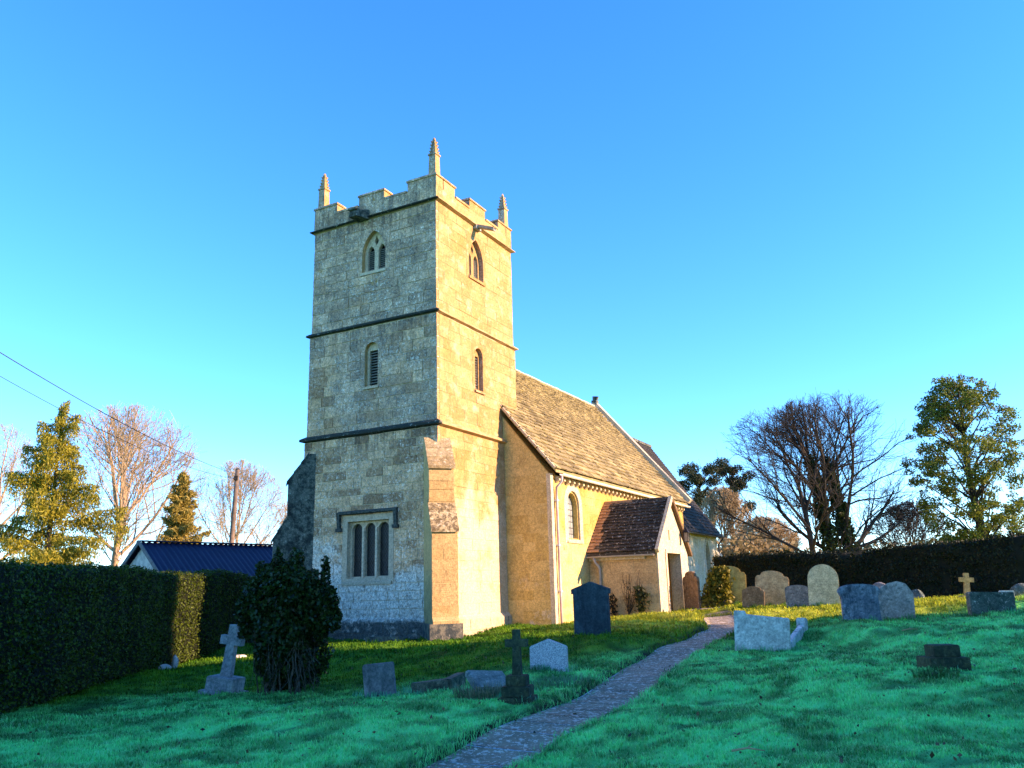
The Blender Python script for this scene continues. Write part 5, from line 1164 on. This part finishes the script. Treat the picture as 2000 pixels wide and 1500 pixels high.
# ================================================================== BUSH, IVY, PLANTS
loc = gpos(548, 1352, 15.1); R = np.random.default_rng(77)
bush = empty('ivy_bush', loc, 0, 'big dark ivy-smothered bush in front of the tower', 'bush'); W = Wood()
for k in range(26):
    a = R.uniform(0, 2*PI); rr = R.uniform(.15, .5); e = np.array([math.cos(a)*rr, math.sin(a)*rr, R.uniform(.9, 1.7)]); b0 = np.array([math.cos(a)*rr*.9, math.sin(a)*rr*.9, 0]); t = np.linspace(0, 1, 6)[:, None]
    W.add(b0*(1-t)+e*t+R.normal(size=(6, 3))*.05*np.sin(t*PI), np.linspace(R.uniform(.012, .04), .008, 6), 5)
for k in range(30):
    a = R.uniform(-2.6, .4); p0 = np.array([math.cos(a)*.5, math.sin(a)*.5, R.uniform(.5, 1.2)]); p1 = p0*np.array([1.05, 1.05, 0])+R.normal(size=3)*.1; p1[2] = abs(p1[2])*.3
    t = np.linspace(0, 1, 5)[:, None]; W.add(p0*(1-t)+p1*t+R.normal(size=(5, 3))*.05, np.linspace(.009, .005, 5), 3)
link('stem', W.mesh('stem'), simple('ivy_stems', (.12, .10, .07), (.06, .05, .035), 9), bush)
P = []
for (x, y, z, rx, rz_, n) in ((.0, 0, 1.15, .62, .62, 8600), (-.32, .1, 1.62, .55, .42, 5000), (.30, -.05, 1.68, .55, .48, 5600), (.62, 0, 1.35, .42, .45, 4400), (0, .1, 1.85, .55, .40, 4400), (-.62, .15, 1.25, .35, .40, 2600), (.05, 0, .62, .55, .58, 5600), (.0, -.2, 1.0, .5, .5, 3600), (.45, .5, .55, .4, .45, 1400), (.85, .1, 1.55, .2, .28, 500), (.80, 0, 2.0, .10, .34, 300), (-.50, .1, 2.0, .14, .30, 360), (.2, .1, 2.25, .16, .22, 380), (.98, .05, 1.25, .16, .25, 420), (-.85, .1, 1.45, .14, .22, 320), (-.15, 0, 2.2, .12, .25, 260)):
    u = R.normal(size=(n, 3)); u /= np.linalg.norm(u, axis=1)[:, None]; rr = R.uniform(.2, 1, n)**.4*(1+.18*np.sin(u[:, 0]*7+x*9)*np.sin(u[:, 2]*6+z*5)); P.append(u*rr[:, None]*np.array([rx*.9, rx*.82, rz_])+np.array([x*.9, y, z]))
v, f = leaves_np(np.concatenate(P), .052, 1.5, .5, r=R); link('foliage', np_mesh('foliage', v, f), foliage('bush_ivy', (.006, .014, .004), (.040, .070, .012), .2, .4), bush)
mb = MB()
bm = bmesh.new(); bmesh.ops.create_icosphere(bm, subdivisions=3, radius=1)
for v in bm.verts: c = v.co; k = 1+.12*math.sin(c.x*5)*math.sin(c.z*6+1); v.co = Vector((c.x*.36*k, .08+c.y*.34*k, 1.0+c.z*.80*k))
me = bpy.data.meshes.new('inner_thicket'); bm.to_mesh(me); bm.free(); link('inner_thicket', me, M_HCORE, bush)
# ivy on the ochre headstone
R = np.random.default_rng(78); l = iv.location; root = empty('ivy_growth', (l.x, l.y, l.z), RZ+.2, 'ivy tumbling over the left half of the ochre headstone', 'ivy')
n = 2600; P = np.c_[R.normal(size=n)*.10-.10, R.uniform(.0, .95, n)+R.normal(size=n)*.08, R.beta(1.2, 1.5, n)*1.3]; P[:, 1] = P[:, 1]*(1-.45*P[:, 2]/1.3)-.05+.25*(P[:, 2]/1.3)*0
v, f = leaves_np(P, .085, 1.4, .4, r=R); link('foliage', np_mesh('foliage', v, f), foliage('grave_ivy', (.08, .08, .008), (.26, .22, .025)), root)
W = Wood()
for k in range(16):
    y0 = R.uniform(0, 1.0); t = np.linspace(0, 1, 6)[:, None]; W.add(np.array([-.2, y0, 0])*(1-t)+np.array([-.08, y0*.5, R.uniform(.6, 1.2)])*t+R.normal(size=(6, 3))*.03, np.linspace(.014, .006, 6), 4)
link('stem', W.mesh('stem'), M_BARK, root)
# climber and potted plant by the porch wall
def plantlet(name, E, N, label, leaves, stems, hgt, seed, c1, c2, size=.06, spread=.25, cat='plant', droop=.1):
    R = np.random.default_rng(seed); q = ch(E, N); root = empty(name, (q[0], q[1], hz(q[0], q[1])), RZ, label, cat); W = Wood(); P = []
    for k in range(stems):
        e = np.array([R.uniform(-.05, .05)-.05, R.normal()*spread, hgt*R.uniform(.55, 1.)]); t = np.linspace(0, 1, 6)[:, None]; pts = e*t+R.normal(size=(6, 3))*.04*np.sin(t*PI); W.add(pts, np.linspace(.011, .005, 6), 4)
        s = R.uniform(.1, 1, max(1, leaves//stems)); i = np.minimum((s*5).astype(int), 4); P.append(pts[i]+R.normal(size=(len(s), 3))*.05)
    link('stem', W.mesh('stem'), M_BARKD, root)
    if leaves: v, f = leaves_np(np.concatenate(P), size, 1.8, droop, r=R); link('foliage', np_mesh('foliage', v, f), foliage(name+'_leaf', c1, c2), root)
    return root
plantlet('wall_shrub', 6.45, -3.55, 'narrow dark leafy shrub against the porch wall', 420, 6, 1.15, 61, (.02, .03, .01), (.05, .06, .02), .07, .12)
plantlet('climbing_plant', 6.6, -3.05, 'bare wiry climber spreading over the porch wall', 90, 12, 1.6, 62, (.10, .08, .03), (.18, .12, .05), .05, .32)
plantlet('dry_shrub', 6.45, -2.6, 'dark pointed dry plant at the porch wall beside the climber', 160, 4, 1.05, 63, (.02, .02, .012), (.05, .045, .02), .06, .06)
plantlet('box_shrub', 10.55, -4.35, 'low green bush at the right corner of the porch', 900, 14, .45, 64, (.03, .05, .01), (.10, .13, .02), .07, .28, 'bush')
# lantern on the porch gable
q = ch(9.42, -4.33); lan = empty('wall_lantern', (q[0], q[1], 3.18), RZ, 'black iron lantern on the right of the porch gable', 'lantern'); M_IRON = simple('black_iron', (.02, .02, .02), rough=.5)
mb = MB(); mb.hexa([(-.11, -.11, .34), (.11, -.11, .34), (.11, .11, .34), (-.11, .11, .34)], [(-.03, -.03, .47), (.03, -.03, .47), (.03, .03, .47), (-.03, .03, .47)]); mb.box(-.09, .09, -.09, .09, .0, .03); mb.build('lantern_cap', M_IRON, lan)
for x_ in (-.08, .08):
    for y_ in (-.08, .08): mb = MB(); mb.box(x_-.012, x_+.012, y_-.012, y_+.012, .03, .34); mb.build('lantern_bar', M_IRON, lan)
mb = MB(); mb.box(-.06, .06, -.06, .06, .03, .34); mb.build('lantern_glass', simple('milky_glass', (.25, .23, .2), rough=.2, bump=0), lan)
mb = MB(); mb.bar((0, .22, .40), (0, .0, .50), .02); mb.bar((0, 0, .5), (0, 0, .45), .02); mb.build('lantern_bracket', M_IRON, lan)

# ================================================================== GRASS
def blades(n, x0, x1, y0, y1, ln, wd, keep=None, seed=1):
    R = np.random.default_rng(seed); yy = R.uniform(y0, y1, n); lim = .67*yy+.8; xx = R.uniform(-1, 1, n)*lim
    ok = (xx > -8.9) & (xx < 16) & (xx > x0) & (xx < x1); xx, yy = xx[ok], yy[ok]
    d = path_dist(xx, yy); fr = noise2(xx*1.6, yy*1.6, 31); ok = (d > PW+.0) | ((d > PW-.1) & (R.uniform(size=len(xx)) < .25))
    E = (xx-C0[0])*EV[0]+(yy-C0[1])*EV[1]; N = (xx-C0[0])*NV[0]+(yy-C0[1])*NV[1]
    ins = ((E > -.2) & (E < TW) & (N > -.2) & (N < TW+.2)) | ((E > E0) & (E < CE1) & (N > NS) & (N < NN)) | ((E > PE0) & (E < PE1) & (N > PN) & (N < 0))
    ok &= ~ins; xx, yy, d = xx[ok], yy[ok], d[ok]; m_ = len(xx)
    tuft = noise2(xx*2.3, yy*2.3, 41)*.6+noise2(xx*7, yy*7, 42)*.4; edge = 1+.7*sm(PW+.25, PW+.02, d)
    L = ln*(.45+1.1*tuft**1.3)*R.uniform(.45, 1.5, m_)*edge*(1-.55*holes(xx, yy)); z = h(xx, yy)
    a = R.uniform(0, 2*PI, m_); bend = R.uniform(.25, 1.0, m_); dx, dy = np.cos(a)*bend*L, np.sin(a)*bend*L; px_, py_ = -np.sin(a)*wd/2, np.cos(a)*wd/2
    B = np.c_[xx, yy, z-.006]; sd = np.c_[px_, py_, 0*px_]; mid = B+np.c_[dx*.35, dy*.35, L*.6]; tip = B+np.c_[dx, dy, L*R.uniform(.65, 1., m_)]
    v = np.stack([B-sd, B+sd, mid+sd*.7, mid-sd*.7, tip], 1).reshape(-1, 3); k = np.arange(m_)*5
    f = np.stack([np.stack([k, k+1, k+2], 1), np.stack([k, k+2, k+3], 1), np.stack([k+3, k+2, k+4], 1)], 1).reshape(-1, 3)
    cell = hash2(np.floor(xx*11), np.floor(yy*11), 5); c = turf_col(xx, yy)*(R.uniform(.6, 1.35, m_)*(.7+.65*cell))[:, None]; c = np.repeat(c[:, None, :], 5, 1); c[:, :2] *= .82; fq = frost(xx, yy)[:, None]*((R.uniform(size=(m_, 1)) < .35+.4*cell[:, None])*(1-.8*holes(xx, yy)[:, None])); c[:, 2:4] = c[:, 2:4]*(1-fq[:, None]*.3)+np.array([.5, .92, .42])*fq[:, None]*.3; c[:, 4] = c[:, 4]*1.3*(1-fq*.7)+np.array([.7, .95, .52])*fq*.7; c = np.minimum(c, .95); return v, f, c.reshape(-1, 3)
M_GRASS = tc_mat('grass_blades', .7, .35, False)
parts = [blades(150000, -9, 16, 6.3, 12.0, .050, .0095, seed=1), blades(130000, -9, 16, 12.0, 19., .054, .015, seed=2), blades(130000, -9, 16, 19., 34., .075, .026, seed=3)]
k = 0; VV, FF, CC = [], [], []
for v, f, c in parts: VV.append(v); FF.append(f+k); CC.append(c); k += len(v)
gr = link('grass', np_mesh('grass', np.concatenate(VV), np.concatenate(FF), np.concatenate(CC)), M_GRASS); tag(gr, 'short frosty churchyard turf', kind='stuff')
def tuft(px, py, Y, n, ln, rad, seed, c1, c2, name='grass_tuft'):
    R = np.random.default_rng(seed); l = gpos(px, py, Y); a = R.uniform(0, 2*PI, n); rr = rad*np.sqrt(R.uniform(0, 1, n)); x = l[0]+np.cos(a)*rr; y = l[1]+np.sin(a)*rr*.6; z = h(x, y)
    L = ln*R.uniform(.5, 1.2, n); b = R.uniform(.2, 1.1, n); a2 = a+R.normal(size=n)*.7; B = np.c_[x, y, z]; w = .004; sd = np.c_[-np.sin(a2)*w, np.cos(a2)*w, 0*x]
    mid = B+np.c_[np.cos(a2)*b*L*.4, np.sin(a2)*b*L*.4, L*.7]; tip = B+np.c_[np.cos(a2)*b*L, np.sin(a2)*b*L, L*(1-.4*b)]
    v = np.stack([B-sd, B+sd, mid+sd*.8, mid-sd*.8, tip], 1).reshape(-1, 3); k = np.arange(n)*5
    f = np.stack([np.stack([k, k+1, k+2], 1), np.stack([k, k+2, k+3], 1), np.stack([k+3, k+2, k+4], 1)], 1).reshape(-1, 3)
    t = R.uniform(0, 1, n)[:, None]; c = np.array(c1)*(1-t)+np.array(c2)*t; return v, f, np.repeat(c, 5, 0)
sets = []
for a in ((935, 1366, None, 420, .26, .34, 1, (.08, .13, .05), (.42, .40, .26)), (1100, 1335, None, 500, .12, .55, 2, (.06, .16, .05), (.22, .36, .22)), (1830, 1326, None, 260, .13, .30, 3, (.03, .09, .02), (.08, .2, .06)),
          (1255, 1196, 24.6, 700, .20, .8, 4, (.16, .24, .02), (.34, .38, .05)), (1320, 1208, 24.2, 400, .22, .5, 5, (.14, .22, .02), (.34, .36, .08)), (1395, 1186, 25.6, 500, .16, .6, 6, (.10, .16, .015), (.22, .28, .03)), (1060, 1314, None, 160, .10, .35, 7, (.05, .13, .04), (.12, .28, .12)), (1900, 1205, None, 260, .12, .4, 8, (.04, .12, .03), (.12, .25, .08)), (640, 1262, 23.4, 300, .14, .8, 9, (.03, .07, .01), (.07, .12, .02))): sets.append(tuft(*a))
for i_, o in enumerate([o for o in scene.objects if o.parent is None and o.get('category') in ('headstone', 'cross', 'grave kerb', 'ledger stone', 'plinth')]):
    x_, y_, _ = o.location if o.get('category') != 'grave kerb' else o.data.vertices[0].co
    fr_ = float(frost(np.array([x_]), np.array([y_]))[0]); ca = GREEN1*(1-fr_)+np.array([.06, .34, .17])*fr_; cb = GREEN2*1.4*(1-fr_)+np.array([.3, .8, .5])*fr_
    R = np.random.default_rng(300+i_); n_ = 230; a = R.uniform(0, 2*PI, n_); ex = NV*.46 if o.get('category') == 'headstone' else NV*.25; u_ = R.uniform(-1, 1, n_); w_ = R.normal(size=n_)*.05+np.sign(R.uniform(-1, .4, n_))*.10
    xx = x_+ex[0]*u_+EV[0]*w_; yy = y_+ex[1]*u_+EV[1]*w_; z = h(xx, yy); L = .10*R.uniform(.4, 1.25, n_)*(1+.5*np.sin(u_*5+i_)); b = R.uniform(.1, .8, n_); B = np.c_[xx, yy, z-.01]; wd = .005; sd = np.c_[-np.sin(a)*wd, np.cos(a)*wd, 0*a]
    mid = B+np.c_[np.cos(a)*b*L*.4, np.sin(a)*b*L*.4, L*.7]; tip = B+np.c_[np.cos(a)*b*L, np.sin(a)*b*L, L]; k = np.arange(n_)*5; t = R.uniform(0, 1, n_)[:, None]
    sets.append((np.stack([B-sd, B+sd, mid+sd*.8, mid-sd*.8, tip], 1).reshape(-1, 3), np.stack([np.stack([k, k+1, k+2], 1), np.stack([k, k+2, k+3], 1), np.stack([k+3, k+2, k+4], 1)], 1).reshape(-1, 3), np.repeat(ca*(1-t)+cb*t, 5, 0)))
k = 0; VV, FF, CC = [], [], []
for v, f, c in sets: VV.append(v); FF.append(f+k); CC.append(c); k += len(v)
o = link('long_grass', np_mesh('long_grass', np.concatenate(VV), np.concatenate(FF), np.concatenate(CC)), M_GRASS); tag(o, 'longer grass left uncut around stones and walls', kind='stuff')

# ================================================================== LITTER
R = np.random.default_rng(91); n = 520; yy = R.uniform(6.6, 20, n); xx = R.uniform(-1, 1, n)*(.62*yy); k_ = (xx > -7.4) & (xx < 13); xx, yy = xx[k_], yy[k_]
P = np.c_[xx, yy, h(xx, yy)+.035]; v, f = leaves_np(P, .036, 1.5, 0, np.tile(np.array([0, 0, 1.]), (len(P), 1)), r=R)
o = link('fallen_leaves', np_mesh('fallen_leaves', v, f), foliage('dead_leaf', (.03, .022, .012), (.20, .13, .06), .1)); tag(o, 'scattered dead leaves on the lawn and path', kind='stuff')
for (px, py, L, a, lb) in ((1778, 1236, .34, .2, 'short dead twig on the lawn above the two-tier plinth'), (1462, 1474, .30, -.3, 'pale dead twig on the lawn near the lower edge')):
    q = gpos(px, py); mb = MB(); d = np.array([math.cos(a), math.sin(a)])
    mb.tube([(-d[0]*L/2, -d[1]*L/2, .02), (0, .02, .045), (d[0]*L/2, d[1]*L/2, .03)], [.012, .010, .005], 6); mb.tube([(0, .02, .045), (d[0]*.08-.03, d[1]*.08+.07, .07)], [.007, .004], 5)
    o = mb.build('dead_twig', M_TWIGP, smooth=True); o.location = (q[0], q[1], q[2]+.02); tag(o, lb, 'twig')
